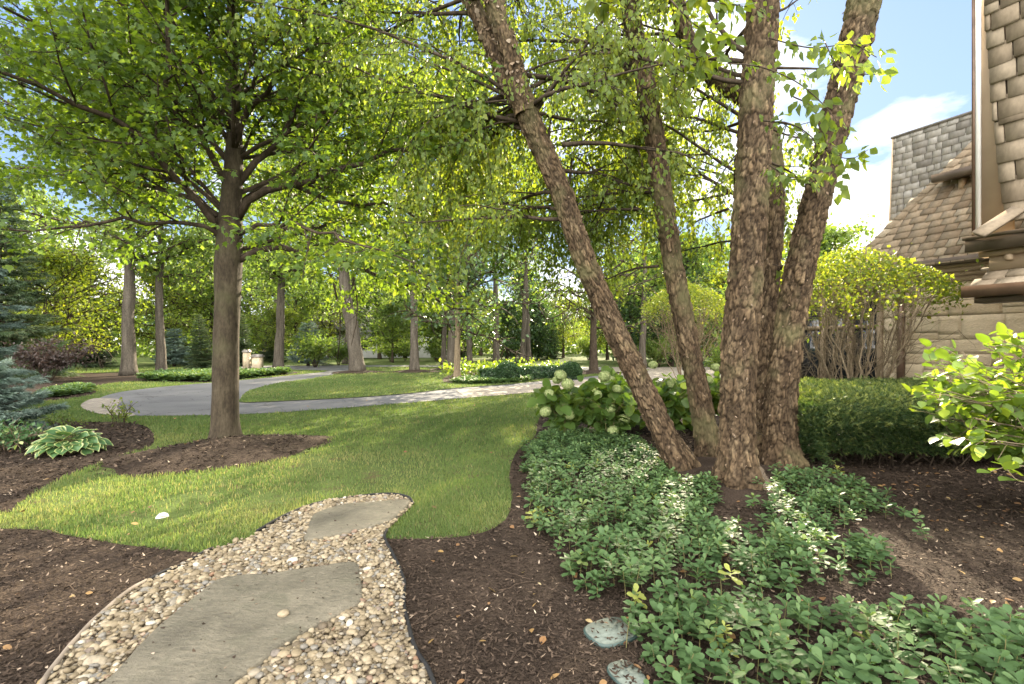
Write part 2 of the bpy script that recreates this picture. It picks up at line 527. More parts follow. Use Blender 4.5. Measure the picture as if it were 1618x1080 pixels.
def mat_paver():
    m, nt, out = new_mat('brick_paving')
    tc = nt.nodes.new('ShaderNodeTexCoord')
    mp = nt.nodes.new('ShaderNodeMapping'); mp.inputs['Rotation'].default_value = (0, 0, .35)
    nt.links.new(tc.outputs['Object'], mp.inputs[0])
    b = nt.nodes.new('ShaderNodeTexBrick')
    b.inputs['Scale'].default_value = 2.6
    b.inputs['Color1'].default_value = (.27, .235, .19, 1); b.inputs['Color2'].default_value = (.19, .165, .14, 1)
    b.inputs['Mortar'].default_value = (.08, .07, .055, 1); b.inputs['Mortar Size'].default_value = .018
    nt.links.new(mp.outputs[0], b.inputs[0])
    k = ramp(nt, [(.3, (.75, .75, .75)), (.7, (1.2, 1.2, 1.2))], noise(nt, 8, 5))
    principled(nt, out, mixc(nt, b.outputs[0], k, 1.0, 'MULTIPLY'), .85, .2, bump(nt, b.outputs['Fac'], -.4, .01))
    return m
M['paver'] = mat_paver()
def mat_flag():
    m, nt, out = new_mat('flagstone')
    n = noise(nt, 2.2, 8, None, .65); n2 = noise(nt, 22, 8, (1, 1.6, 1), .7); n3 = noise(nt, 5, 4)
    c = ramp(nt, [(.3, (.08, .072, .055)), (.5, (.132, .119, .09)), (.68, (.195, .173, .132))], n)
    k = ramp(nt, [(.28, (.66, .67, .68)), (.72, (1.16, 1.14, 1.1))], n2)
    c = mixc(nt, c, k, 1.0, 'MULTIPLY')
    k2 = ramp(nt, [(.55, (0, 0, 0)), (.72, (.5, .5, .5))], n3)
    c = mixc(nt, c, (.09, .088, .06), k2)
    principled(nt, out, c, .8, .25, bump(nt, mixc(nt, n, n2, .6), 1.0, .03))
    return m
M['flag'] = mat_flag()
M['pebble'] = attr_mat('river_pebble', [(0, (.08, .062, .042)), (.25, (.14, .11, .068)), (.5, (.2, .16, .102)), (.72, (.26, .215, .148)), (.86, (.13, .123, .11)), (.93, (.17, .1, .06)), (1, (.36, .33, .27))], .65, .3, 60, .35, .15)
M['sand'] = plain('path_bed', (.16, .125, .085), .95, .1, 0, .4, 30, .8)
M['edge'] = plain('black_edging', (.016, .016, .017), .75, .2)
M['edge_tan'] = plain('dusty_edging', (.2, .165, .13), .8, .2, 0, .35, 9)
M['valve'] = plain('green_plastic', (.125, .145, .125), .75, .2, 0, .22, 40, .3)
M['valve_rim'] = plain('dark_green_plastic', (.035, .06, .055), .5, .4)
M['paper'] = plain('white_scrap', (.42, .42, .39), .8, .2, 0, .1, 30)
# house
M['shake'] = attr_mat('cedar_shake', [(0, (.045, .035, .026)), (.1, (.15, .117, .084)), (.5, (.24, .193, .14)), (1, (.32, .27, .205))], .9, .1, 22, .22, .4, (1, 1, .35), .006)
M['shake_grey'] = attr_mat('grey_slate_shake', [(0, (.06, .056, .05)), (.1, (.17, .16, .145)), (.5, (.27, .26, .235)), (.85, (.34, .33, .31)), (1, (.42, .42, .42))], .8, .15, 14, .2, .3, (1, 1, .35), .006)
def mat_stone():
    m, nt, out = new_mat('limestone_wall')
    n = noise(nt, 2.0, 7, (1, 1, 2.2), .6); n2 = noise(nt, 26, 6, (1, 1, 2), .6)
    c = ramp(nt, [(0, (.52, .43, .31)), (.5, (.58, .49, .365)), (1, (.64, .56, .43))], attr(nt))
    k = ramp(nt, [(.28, (.82, .79, .75)), (.72, (1.12, 1.1, 1.06))], n)
    k2 = ramp(nt, [(.3, (.86, .86, .86)), (.7, (1.1, 1.1, 1.1))], n2)
    c = mixc(nt, mixc(nt, c, k, 1.0, 'MULTIPLY'), k2, 1.0, 'MULTIPLY')
    principled(nt, out, c, .9, .12, bump(nt, mixc(nt, n, n2, .5), .8, .03))
    return m
M['stone'] = mat_stone()
M['mortar'] = plain('mortar', (.46, .385, .28), .95, .1, 0, .15, 12, .3)
M['trim'] = plain('tan_trim', (.33, .25, .17), .6, .3, 0, .08, 4)
M['trim_dark'] = plain('brown_gutter', (.1, .075, .055), .45, .4, 0, .2, 6)
M['copper'] = plain('bronze_downspout', (.13, .08, .055), .4, .5, .3, .25, 7)
M['white_trim'] = plain('white_trim', (.7, .68, .65), .5, .4, 0, .05, 4)
M['flash'] = plain('metal_flashing', (.3, .27, .25), .35, .5, .6, .25, 3)
M['glass'] = plain('dark_glass', (.02, .025, .03), .06, .8, 0, .1, 3)
M['white_wall'] = plain('white_render', (.72, .72, .72), .8, .2, 0, .06, 3)
M['car'] = plain('silver_paint', (.36, .36, .36), .25, .6, .2, .03, 2)
M['tyre'] = plain('black_rubber', (.02, .02, .02), .8, .2)
M['rim'] = plain('alloy_rim', (.4, .4, .42), .3, .5, .7)
M['roof_grey'] = plain('grey_shingle_roof', (.15, .145, .14), .85, .15, 0, .25, 8, .3)

# ------------------------------------------------------------------ leaf templates (y towards the tip, z up)
def fan(outline, centre):
    v = np.vstack([[centre], outline]).astype(float)
    n = len(outline)
    i = np.arange(n)
    return v, [np.stack([np.zeros(n, int), 1 + i, 1 + (i + 1) % n], 1)]
_ml = [(0, 0, 0), (.2, -.02, -.02), (.42, .12, -.08), (.26, .26, -.02), (.55, .52, -.12), (.3, .5, -.02), (.17, .62, 0), (0, 1.0, -.12),
       (-.17, .62, 0), (-.3, .5, -.02), (-.55, .52, -.12), (-.26, .26, -.02), (-.42, .12, -.08), (-.2, -.02, -.02)]
T_MAPLE = fan(_ml, (0, .36, .03))
T_BIRCH = (np.array([(0, 0, 0), (.33, .33, .06), (-.33, .33, .06), (0, .4, -.02), (.2, .68, .03), (-.2, .68, .03), (0, 1, -.1)], float),
           [np.array([(0, 1, 3), (0, 3, 2), (3, 4, 6), (3, 6, 5), (1, 4, 3), (3, 5, 2)])])
T_OVAL = (np.array([(0, 0, 0), (.24, .22, .05), (.33, .5, .06), (.2, .8, .02), (0, 1, -.08), (-.2, .8, .02), (-.33, .5, .06), (-.24, .22, .05), (0, .3, 0), (0, .65, -.01)], float),
          [np.array([(0, 1, 8), (0, 8, 7), (3, 4, 9), (4, 5, 9)]), np.array([(1, 2, 9, 8), (8, 9, 6, 7)]), np.array([(2, 3, 9), (9, 5, 6)])])
T_ROUND = (np.array([(0, 0, 0), (.36, .1, .03), (.47, .42, .06), (.3, .8, .02), (0, 1, -.1), (-.3, .8, .02), (-.47, .42, .06), (-.36, .1, .03), (0, .45, -.03)], float),
           [np.array([(8, i, i + 1) for i in range(7)] + [(8, 7, 0)])])
T_PACHY = (np.array([(0, 0, 0), (.13, .3, .03), (.29, .62, .04), (.2, .88, .01), (0, 1, -.07), (-.2, .88, .01), (-.29, .62, .04), (-.13, .3, .03), (0, .35, 0), (0, .68, -.02)], float),
           [np.array([(0, 1, 8), (0, 8, 7), (3, 4, 9), (4, 5, 9), (2, 3, 9), (9, 5, 6)]), np.array([(1, 2, 9, 8), (8, 9, 6, 7)])])
T_DIA = (np.array([(0, 0, 0), (.32, .45, .07), (0, 1, -.06), (-.32, .45, .07)], float), [np.array([(0, 1, 2), (0, 2, 3)])])
T_BLADE = (np.array([(-.5, 0, 0), (.5, 0, 0), (.38, .55, .06), (-.38, .55, .06), (0, 1, .22)], float), [np.array([(0, 1, 2, 3)]), np.array([(3, 2, 4)])])
T_NEEDLE = (np.array([(-.5, 0, 0), (.5, 0, 0), (0, 1, 0)], float), [np.array([(0, 1, 2)])])
# a spray of needles on a twig
def spray(n, ang, ln, wd, seed):
    r = np.random.default_rng(seed)
    mb = MB()
    u = np.linspace(0.02, .95, n)
    side = np.where(np.arange(n) % 2, 1, -1)
    d = np.stack([side * np.sin(ang) * r.uniform(.7, 1.1, n), np.full(n, np.cos(ang)), r.normal(0, .35, n)], 1)
    leaves(mb, T_NEEDLE, np.stack([0 * u, u * .75, 0 * u], 1), d, r.normal(size=(n, 3)) + [0, 0, 1.5], ln * r.uniform(.7, 1.2, n), .5, wd)
    return np.concatenate(mb.v), [np.concatenate(mb.f)]
T_SPRAY = spray(14, .75, .34, .2, 3)
T_SPRAYD = spray(22, .8, .3, .16, 4)
T_BRISTLE = spray(10, .6, .45, .3, 5)

# ------------------------------------------------------------------ ground, beds, path, driveway
def gw(pts, z=0.0):
    return np.array([G(x, y, z)[:2] for x, y in pts])
def curve(pts, n=60):
    return spline(gw(pts), n)

m = MB()
_R = 900
m.add([(-_R, -_R, 0), (_R, -_R, 0), (_R, _R, 0), (-_R, _R, 0)], np.array([[0, 1, 2, 3]]))
tag(m.build('ground', M['turf']), kind='structure')

BED_RIGHT = np.vstack([curve([(612, 852), (660, 852), (720, 850), (775, 838), (803, 815), (808, 780), (805, 745), (818, 712),
                              (845, 690), (852, 662), (870, 642), (920, 634), (1000, 628), (1100, 622), (1250, 610)], 110),
                       [(11, 22), (30, 22), (30, -3), (-0.4, -3), (-0.4, 1.5), (-0.6, 2.6), (-0.95, 3.5)]])
BED_FRONT = np.vstack([curve([(-60, 838), (0, 836), (60, 838), (120, 849), (200, 862), (290, 872), (340, 873), (378, 858)], 60),
                       [(-1.4, 3.6), (-1.3, 2.6), (-1.2, -3), (-12, -3), (-12, 4.1)]])
BED_HOSTA = np.vstack([curve([(-200, 668), (0, 669), (120, 667), (200, 668), (232, 675), (243, 690), (238, 705), (200, 718), (140, 738),
                              (80, 765), (30, 795), (0, 812), (-200, 822)], 120)])
BED_FAR = np.vstack([curve([(-150, 650), (5, 643), (55, 635), (97, 631), (139, 625), (153, 619), (141, 614), (160, 608), (200, 603), (260, 603),
                            (330, 604), (400, 597), (455, 591.5), (478, 588)], 90), gw([(440, 585), (380, 586), (300, 587), (200, 588), (100, 590), (0, 593), (-150, 595)])])
PATH = np.vstack([curve([(20, 1250), (75, 1080), (110, 1030), (150, 985), (200, 945), (260, 910), (330, 875), (400, 850), (455, 817), (500, 798), (560, 788), (612, 785), (645, 790), (653, 798)], 80),
                  curve([(650, 803), (640, 812), (617, 835), (608, 855), (625, 890), (637, 920), (637, 955), (645, 1000), (660, 1040), (680, 1080), (720, 1250)], 60)])
DRIVE = np.vstack([curve([(190, 656), (240, 657.5), (380, 655), (500, 648), (640, 637), (750, 628), (865, 618), (960, 609), (1080, 602), (1300, 594)], 70),
                   gw([(1420, 590), (1420, 579), (1300, 580.5), (1000, 580), (830, 579.5), (760, 578.5)]),
                   gw([(640, 577), (560, 577), (470, 577.5), (380, 578), (380, 583), (470, 584), (520, 585.5)]),
                   curve([(510, 588), (460, 593), (400, 599), (330, 605), (260, 611), (200, 618), (168, 625), (152, 633), (152, 645)], 50)])
ISLAND = np.vstack([curve([(378, 634), (384, 637), (450, 634.5), (560, 629), (650, 622), (720, 614), (800, 608), (850, 603), (905, 598), (950, 593), (958, 588.5), (930, 585.5), (870, 583.5), (830, 582.5)], 90),
                    gw([(760, 581), (640, 579.5), (575, 580)]), curve([(560, 585), (530, 592), (490, 599), (440, 606), (400, 616), (383, 626)], 40)])
BED_ISLAND = smooth_poly(gw([(700, 604), (722, 607), (800, 606), (845, 601), (900, 595), (938, 591), (940, 588), (900, 586), (860, 584.5), (800, 585), (730, 588), (705, 596)]))

sheet('mulch_bed_ground', BED_RIGHT, .006, M['mulch'])
sheet('mulch_bed_ground', BED_FRONT, .006, M['mulch'])
sheet('mulch_bed_ground', BED_HOSTA, .006, M['mulch'])
sheet('mulch_bed_ground', BED_FAR, .006, M['mulch'])
sheet('gravel_path', PATH, .014, M['sand'])
sheet('driveway_road', DRIVE, .012, M['asphalt'])
sheet('island_lawn', ISLAND, .03, M['turf'])
sheet('island_bed_ground', BED_ISLAND, .036, M['mulch'])
APRON = smooth_poly(gw([(128, 640), (150, 630), (190, 632), (185, 645), (215, 657), (170, 656), (140, 650)]))
COURT = np.vstack([curve([(738, 629), (800, 624), (865, 618), (960, 609), (1080, 602), (1300, 594)], 40), gw([(1420, 590), (1420, 579), (1000, 580), (960, 580)]),
                   gw([(958, 590), (950, 596), (900, 602), (850, 607), (800, 611), (720, 617)])])
sheet('paving_apron_path', APRON, .018, M['paver'])
sheet('paving_court_path', COURT, .018, M['paver'])

# maple mulch mound: a real heap
MAPLE = np.array([-4.2, 7.45, 0.0])
def mound(name, c, rx, ry, h, mat, n=40, seed=0, rot=0.0):
    th = np.linspace(0, 2 * np.pi, n, endpoint=False)
    rings = np.linspace(1, 0, 14)
    vs = []
    for r in rings:
        wob = 1 + .1 * np.sin(3 * th + seed) + .06 * np.sin(5 * th + 2 * seed)
        ex, ey = rx * r * wob * np.cos(th), ry * r * wob * np.sin(th)
        x = c[0] + ex * math.cos(rot) - ey * math.sin(rot); y = c[1] + ex * math.sin(rot) + ey * math.cos(rot)
        hz = h * (1 - r ** 1.3) * (1 + .25 * (fbm(np.stack([x * 3, y * 3, 0 * x], 1), 3) - .5)) + .004
        vs.append(np.stack([x, y, hz + c[2]], 1))
    i, j = np.meshgrid(np.arange(len(rings) - 1), np.arange(n), indexing='ij'); j2 = (j + 1) % n
    f = np.stack([i * n + j, i * n + j2, (i + 1) * n + j2, (i + 1) * n + j], -1).reshape(-1, 4)
    mb = MB(); mb.add(np.concatenate(vs), f)
    return tag(mb.build(name, mat, smooth=True), kind='structure')
MC = np.array([-3.98, 7.05, 0.0]); MROT = .853
mound('mulch_mound_ground', MC, 1.45, .98, .2, M['mulch'], seed=1, rot=MROT)
def on_mound(xy):
    q = xy - MC[:2]; cr, sr = math.cos(MROT), math.sin(MROT)
    d = np.hypot((q[:, 0] * cr + q[:, 1] * sr) / 1.45, (q[:, 1] * cr - q[:, 0] * sr) / .98)
    return np.where(d < 1, .2 * (1 - np.minimum(d, 1) ** 1.3), 0.0), d

# flagstones
FLAG1 = smooth_poly(gw([(150, 1110), (180, 1075), (240, 1010), (318, 945), (352, 922), (430, 914), (520, 900), (556, 896), (566, 905), (572, 955), (545, 975), (480, 1010), (430, 1045), (380, 1085), (330, 1125), (230, 1150)]), 5)
FLAG2 = smooth_poly(gw([(484, 848), (487, 835), (500, 816), (545, 803), (600, 798), (640, 795), (647, 800), (622, 825), (565, 845), (487, 861)]), 5)
FLAG3 = smooth_poly(gw([(360, 1190), (420, 1120), (520, 1072), (560, 1085), (540, 1140), (430, 1230)]), 5)
def flagstone(poly, label):
    c = poly.mean(0)
    mb = MB()
    n = len(poly)
    d = unit(poly - c)
    wob = (fbm(np.column_stack([poly * 9, 0 * poly[:, 0]]), 3) - .45)[:, None] * .035
    o = poly + d * wob
    lv = [(o, .0), (o, .03), (o - d * .006, .041), (o - d * .022, .046)]
    vs = np.concatenate([np.column_stack([p, np.full(n, z)]) for p, z in lv])
    i, j = np.meshgrid(np.arange(3), np.arange(n), indexing='ij'); j2 = (j + 1) % n
    f = np.stack([i * n + j, i * n + j2, (i + 1) * n + j2, (i + 1) * n + j], -1).reshape(-1, 4)
    area = 0.5 * np.sum(o[:, 0] * np.roll(o[:, 1], -1) - np.roll(o[:, 0], -1) * o[:, 1])
    top = (3 * n + np.arange(n))[None]
    if area < 0: f = f[:, ::-1]; top = top[:, ::-1]
    mb.add(vs, [f, top])
    return tag(mb.build('flagstone', M['flag']), label, 'stepping stone')
flagstone(FLAG1, 'large irregular flagstone nearest the camera, set in tan pebbles')
flagstone(FLAG2, 'smaller pointed flagstone at the far end of the pebble path')

# pebbles
_PATHC = PATH.mean(0)
def pebble_templates():
    out = []
    bm = __import__('bmesh').new()
    __import__('bmesh').ops.create_icosphere(bm, subdivisions=2, radius=.5)
    v0 = np.array([v.co[:] for v in bm.verts]); f = np.array([[v.index for v in q.verts] for q in bm.faces]); bm.free()
    for k in range(6):
        v = v0 * (1 + .5 * (fbm(v0 * 2.2 + 31 * k, 2)[:, None] - .4))
        out.append((v * [1, rng.uniform(1.1, 1.5), rng.uniform(.5, .75)], [f]))
    return out
T_PEB = pebble_templates()
def pebbles():
    sp = .0215
    lo = PATH.min(0); hi = PATH.max(0)
    pts = []
    for lay in range(2):
        s = sp * (1 if lay == 0 else 1.5)
        gx, gy = np.meshgrid(np.arange(lo[0], hi[0], s), np.arange(max(lo[1], 1.75), hi[1], s))
        xy = np.stack([gx.ravel(), gy.ravel()], 1) + rng.uniform(-.55, .55, (gx.size, 2)) * s
        ok = inside(PATH, xy)
        for fl in (FLAG1, FLAG2):
            ok &= ~(inside(fl, xy) & (edge_dist(fl, xy) > .004))
        xy = xy[ok]
        pts.append(np.column_stack([xy, np.full(len(xy), .017 + .014 * lay)]))
    p = np.concatenate(pts)
    p[:, 2] += rng.uniform(-.003, .006, len(p))
    n = len(p)
    ed = edge_dist(PATH, p[:, :2])
    size = np.clip(rng.lognormal(math.log(.0245), .36, n), .011, .06)
    size *= np.where(ed < .06, .8, 1)
    val = np.clip(rng.beta(1.6, 1.7, n), 0, .84); k = rng.random(n)
    val[k < .07] = rng.uniform(.85, .95, (k < .07).sum()); val[k > .97] = 1
    mb = MB()
    a = rng.uniform(0, 2 * np.pi, n)
    tip = np.stack([np.cos(a), np.sin(a), rng.normal(0, .25, n)], 1)
    nr = np.stack([rng.normal(0, .3, n), rng.normal(0, .3, n), np.ones(n)], 1)
    w = rng.integers(0, 6, n)
    for q in range(6):
        s = w == q
        leaves(mb, T_PEB[q], p[s], tip[s], nr[s], size[s], val[s])
    return tag(mb.build('gravel', M['pebble'], smooth=True), 'tan and grey river pebbles filling the curved path', 'gravel', kind='stuff')
pebbles()
for (px_, py_, s_, lab) in ((448, 969, .05, 'small brown pebble lying on the large flagstone'),):
    mb = MB(); c = G(px_, py_, .055)
    leaves(mb, T_PEB[0], c[None], np.array([[1., .3, 0]]), np.array([[0, 0, 1.]]), np.array([s_]), .6)
    tag(mb.build('pebble', M['pebble'], smooth=True), lab, 'pebble')

# edging strips
def edging(pts, label, mat, r=.011, z=.028):
    c = curve(pts, 70)
    c3 = np.column_stack([c, z + .008 * np.sin(np.linspace(0, 9, len(c)))])
    c3[:, :2] += .012 * (np.stack([vnoise(c3 * 6), vnoise(c3 * 6 + 50)], 1) - .5)
    mb = MB(); tube(mb, c3, r, 8)
    lo = c3.copy(); lo[:, 2] -= .03
    k = len(c3)
    mb.add(np.vstack([c3, lo]), np.stack([np.arange(k - 1), np.arange(1, k), k + np.arange(1, k), k + np.arange(k - 1)], 1))
    return tag(mb.build('garden_edging', mat, smooth=True), label, 'edging')
edging([(720, 1200), (680, 1080), (660, 1040), (646, 1000), (638, 955), (637, 920), (625, 890), (608, 857), (612, 842)], 'black plastic edging between the pebbles and the mulch on the right', M['edge'])
edging([(653, 800), (645, 790), (612, 785), (560, 788), (500, 798), (455, 817), (405, 845)], 'black plastic edging round the far end of the pebble path', M['edge'])
edging([(60, 1110), (75, 1080), (110, 1030), (150, 985), (200, 945), (232, 925)], 'dusty tan edging at the near left side of the path', M['edge_tan'], .012, .03)
edging([(232, 925), (262, 909), (300, 890), (335, 872)], 'dark grey edging strip left of the path below the lawn corner', M['edge'], .009)

# mulch chips
BEDS = [BED_RIGHT, BED_FRONT, BED_HOSTA, BED_FAR]
def in_any(polys, xy):
    r = np.zeros(len(xy), bool)
    for p in polys: r |= inside(p, xy)
    return r
def logscatter(n, y0, y1, spread=1.12):
    y = np.exp(rng.uniform(math.log(y0), math.log(y1), n))
    return np.stack([rng.uniform(-1, 1, n) * y * spread, y], 1)
def chips():
    xy = logscatter(150000, 1.75, 16)
    h, d = on_mound(xy)
    md = d < 1.02
    ok = (in_any(BEDS, xy) & ~inside(PATH, xy)) | md
    xy, h = xy[ok], h[ok]
    n = len(xy)
    p = np.column_stack([xy, .008 + h + rng.uniform(0, .012, n)])
    a = rng.uniform(0, 2 * np.pi, n)
    tip = np.stack([np.cos(a), np.sin(a), rng.normal(0, .25, n)], 1)
    nr = np.stack([rng.normal(0, .45, n), rng.normal(0, .45, n), np.ones(n)], 1)
    sc = np.clip(xy[:, 1] / 4, .8, 2.2)
    val = np.clip(rng.beta(2, 2.6, n) * .9, 0, 1); k = rng.random(n)
    val[k < .035] = rng.uniform(.88, 1, (k < .035).sum())
    mb = MB()
    leaves(mb, T_BLADE, p, tip, nr, rng.uniform(.012, .042, n) * sc, val, rng.uniform(.15, .5, n))
    return tag(mb.build('wood_mulch', M['chip']), 'shredded dark brown wood mulch covering the planting beds', 'mulch', kind='stuff')
chips()
def grit():
    mb = MB()
    for fl, n in ((FLAG1, 150), (FLAG2, 60)):
        xy = rng.uniform(fl.min(0), fl.max(0), (n * 2, 2)); xy = xy[inside(fl, xy)]
        w = np.exp(-edge_dist(fl, xy) / .06); xy = xy[rng.random(len(xy)) < .25 + .75 * w]; n = len(xy)
        a = rng.uniform(0, 6.28, n)
        leaves(mb, T_BLADE, np.column_stack([xy, np.full(n, .049)]), np.stack([np.cos(a), np.sin(a), 0 * a], 1), rng.normal(0, .3, (n, 3)) + [0, 0, 1], rng.uniform(.006, .026, n), rng.beta(2, 1.5, n), rng.uniform(.25, .8, n))
    return tag(mb.build('debris_litter', M['chip']), 'specks of mulch and grit lying on the flagstones', 'debris', kind='stuff')
grit()
def twigs():
    mb = MB(); xy = logscatter(2500, 1.8, 9)
    ok = in_any(BEDS, xy) & ~inside(PATH, xy)
    for x, y in xy[ok][:150]:
        a = rng.uniform(0, 6.28); L = rng.uniform(.06, .28)
        d = np.array([math.cos(a), math.sin(a), 0])
        q = np.array([x, y, .018]) + np.linspace(-.5, .5, 5)[:, None] * d * L
        q += rng.normal(0, .012, (5, 3)) * [1, 1, .3]
        tube(mb, q, np.linspace(.0026, .0012, 5), 4, rng.uniform(.5, .95))
    return tag(mb.build('twig_litter', M['chip']), 'thin dry twigs scattered over the mulch', 'twigs', kind='stuff')
twigs()

# grass
def grass():
    xy = logscatter(430000, 3.1, 34)
    bad = in_any(BEDS + [PATH, APRON], xy)
    isl = inside(ISLAND, xy) & ~inside(BED_ISLAND, xy)
    bad |= inside(DRIVE, xy) & ~isl
    bad |= inside(COURT, xy) & ~isl
    bad |= inside(BED_ISLAND, xy)
    h, d = on_mound(xy)
    bad |= d < .97 + .12 * (vnoise(np.column_stack([xy * 4, 0 * xy[:, 0]])) - .3)
    xy = xy[~bad]
    q = np.column_stack([xy, 0 * xy[:, 0]])
    dens = fbm(q * 1.6 + 5, 4)
    # thin worn patches in the lawn by the path and the mound
    c = np.array(G(470, 745)[:2]); wear = np.exp(-(((xy - c) / [1.3, 1.0]) ** 2).sum(1))
    c2 = np.array(G(250, 800)[:2]); wear += .7 * np.exp(-(((xy - c2) / [1.6, .8]) ** 2).sum(1))
    keep = rng.random(len(xy)) < np.clip(1.1 - np.clip(wear * 1.2 + .18, 0, 1.1) * np.clip((.5 - dens) * 7, 0, 1), .2, 1)
    xy = xy[keep]; dens = dens[keep]; q = q[keep]; wear = wear[keep]
    n = len(xy)
    isl = inside(ISLAND, xy)
    p = np.column_stack([xy, np.where(isl, .03, 0)])
    a = rng.uniform(0, 2 * np.pi, n)
    lean = np.abs(rng.normal(.35, .3, n))
    tip = np.stack([np.cos(a) * lean, np.sin(a) * lean, np.ones(n)], 1)
    b = a + rng.normal(0, .8, n)
    nr = np.stack([-np.cos(b), -np.sin(b), 0.3 + 0 * b], 1)
    tall = .6 + .9 * fbm(q * 2.7 + 40, 3)
    size = rng.uniform(.02, .055, n) * tall * np.clip(.8 + xy[:, 1] / 30, .8, 1.3)
    wid = (.0035 + .00075 * xy[:, 1]) / size
    tone = fbm(q * .9 + 90, 4)
    val = np.clip(-.1 + 1.2 * tone + rng.normal(0, .15, n) + .15 * wear, 0, .85)
    dry = rng.random(n) < .05 + .2 * wear
    val[dry] = rng.uniform(.8, 1, dry.sum())
    mb = MB(); leaves(mb, T_BLADE, p, tip, nr, size, val, wid)
    return tag(mb.build('grass', M['grass']), 'mown green lawn grass with worn thin patches', 'grass', kind='stuff')
grass()

# fallen leaves
def litter():
    mb = MB()
    xy = logscatter(1500, 2.0, 14)
    ok = ~inside(PATH, xy)
    on = inside(BED_RIGHT, xy) | (rng.random(len(xy)) < .4)
    xy = xy[ok & on][:330]
    ex = np.stack([rng.uniform(3.4, 6.5, 130), rng.uniform(3.4, 6.2, 130)], 1)
    xy = np.vstack([xy, ex]); n = len(xy)
    h, d = on_mound(xy)
    gr = ~in_any(BEDS, xy)
    p = np.column_stack([xy, .025 + h + .02 * gr])
    a = rng.uniform(0, 6.28, n)
    tip = np.stack([np.cos(a), np.sin(a), rng.normal(0, .25, n)], 1)
    nr = np.stack([rng.normal(0, .45, n), rng.normal(0, .45, n), np.ones(n)], 1)
    leaves(mb, T_OVAL, p, tip, nr, rng.uniform(.025, .06, n), rng.beta(1.6, 1.6, n))
    return tag(mb.build('fallen_leaves', M['litter']), 'fallen brown and yellow leaves on the mulch and lawn', 'fallen leaves', kind='stuff')
litter()

# irrigation valve lids and the paper scrap
def valve(c, rx, ry, rot, label):
    th = np.linspace(0, 2 * np.pi, 40, endpoint=False)
    k = 3.2
    e = np.stack([np.sign(np.cos(th)) * np.abs(np.cos(th)) ** (2 / k) * rx, np.sign(np.sin(th)) * np.abs(np.sin(th)) ** (2 / k) * ry], 1)
    R = np.array([[math.cos(rot), math.sin(rot)], [-math.sin(rot), math.cos(rot)]])
    t = thing('valve_cover', label, 'valve cover', (c[0], c[1], 0))
    a = MB(); prism(a, c[:2] + (e * 1.07) @ R, .0, .022); a.build('rim', M['valve_rim'], t)
    b = MB(); prism(b, c[:2] + e @ R, .015, .03)
    q = c[:2] + np.array([[0, 0]]) @ R
    prism(b, q + (e * .1) @ R, .028, .034)
    b.build('lid', M['valve'], t)
    k = 46; u = rng.uniform(-1, 1, (k, 2)); u = u[(np.abs(u) ** 3).sum(1) < .9]; k = len(u)
    d = MB(); aa = rng.uniform(0, 6.28, k)
    leaves(d, T_BLADE, np.column_stack([c[:2] + (u * [rx, ry]) @ R, np.full(k, .033)]), np.stack([np.cos(aa), np.sin(aa), 0 * aa], 1), rng.normal(0, .3, (k, 3)) + [0, 0, 1], rng.uniform(.012, .035, k), rng.uniform(.1, .8, k), .35)
    d.build('mulch_debris', M['chip'], t)
valve(G(965, 1003), .125, .1, .5, 'pale green plastic valve lid half sunk in mulch beside the pachysandra')
valve(G(990, 1072), .065, .085, .4, 'smaller pale green valve lid at the bottom edge, partly buried in mulch')
mb = MB(); c = G(249, 824)
leaves(mb, T_ROUND, c[None] + [[0, -.02, .05]], np.array([[1., .2, .05]]), np.array([[.1, -.3, 1.]]), np.array([.1]), .5)
leaves(mb, T_OVAL, c[None] + [[0.02, .0, .055]], np.array([[1., -.3, .1]]), np.array([[.0, -.1, 1.]]), np.array([.09]), .5)
tag(mb.build('paper_scrap', M['paper']), 'crumpled white scrap lying on the shaded lawn', 'scrap')

# ------------------------------------------------------------------ house (right)
HD = np.array([-math.sin(math.radians(27)), math.cos(math.radians(27)), 0])     # wall runs away to the left
HN = np.array([HD[1], -HD[0], 0])                                                # into the house
HP = np.array([7.35, 9.5, 0])
def hp(t, u, z): return HP + HD * t + HN * u + np.array([0, 0, z])
HOUSE = thing('stone_house', 'tan limestone house with weathered cedar shake roofs at the right edge', 'house', HP)
AX = np.stack([HD, HN, [0, 0, 1]])
def hbox(mb, t0, t1, u0, u1, z0, z1, val=.5):
    box(mb, hp((t0 + t1) / 2, (u0 + u1) / 2, (z0 + z1) / 2), (abs(t1 - t0), abs(u1 - u0), abs(z1 - z0)), AX, val)

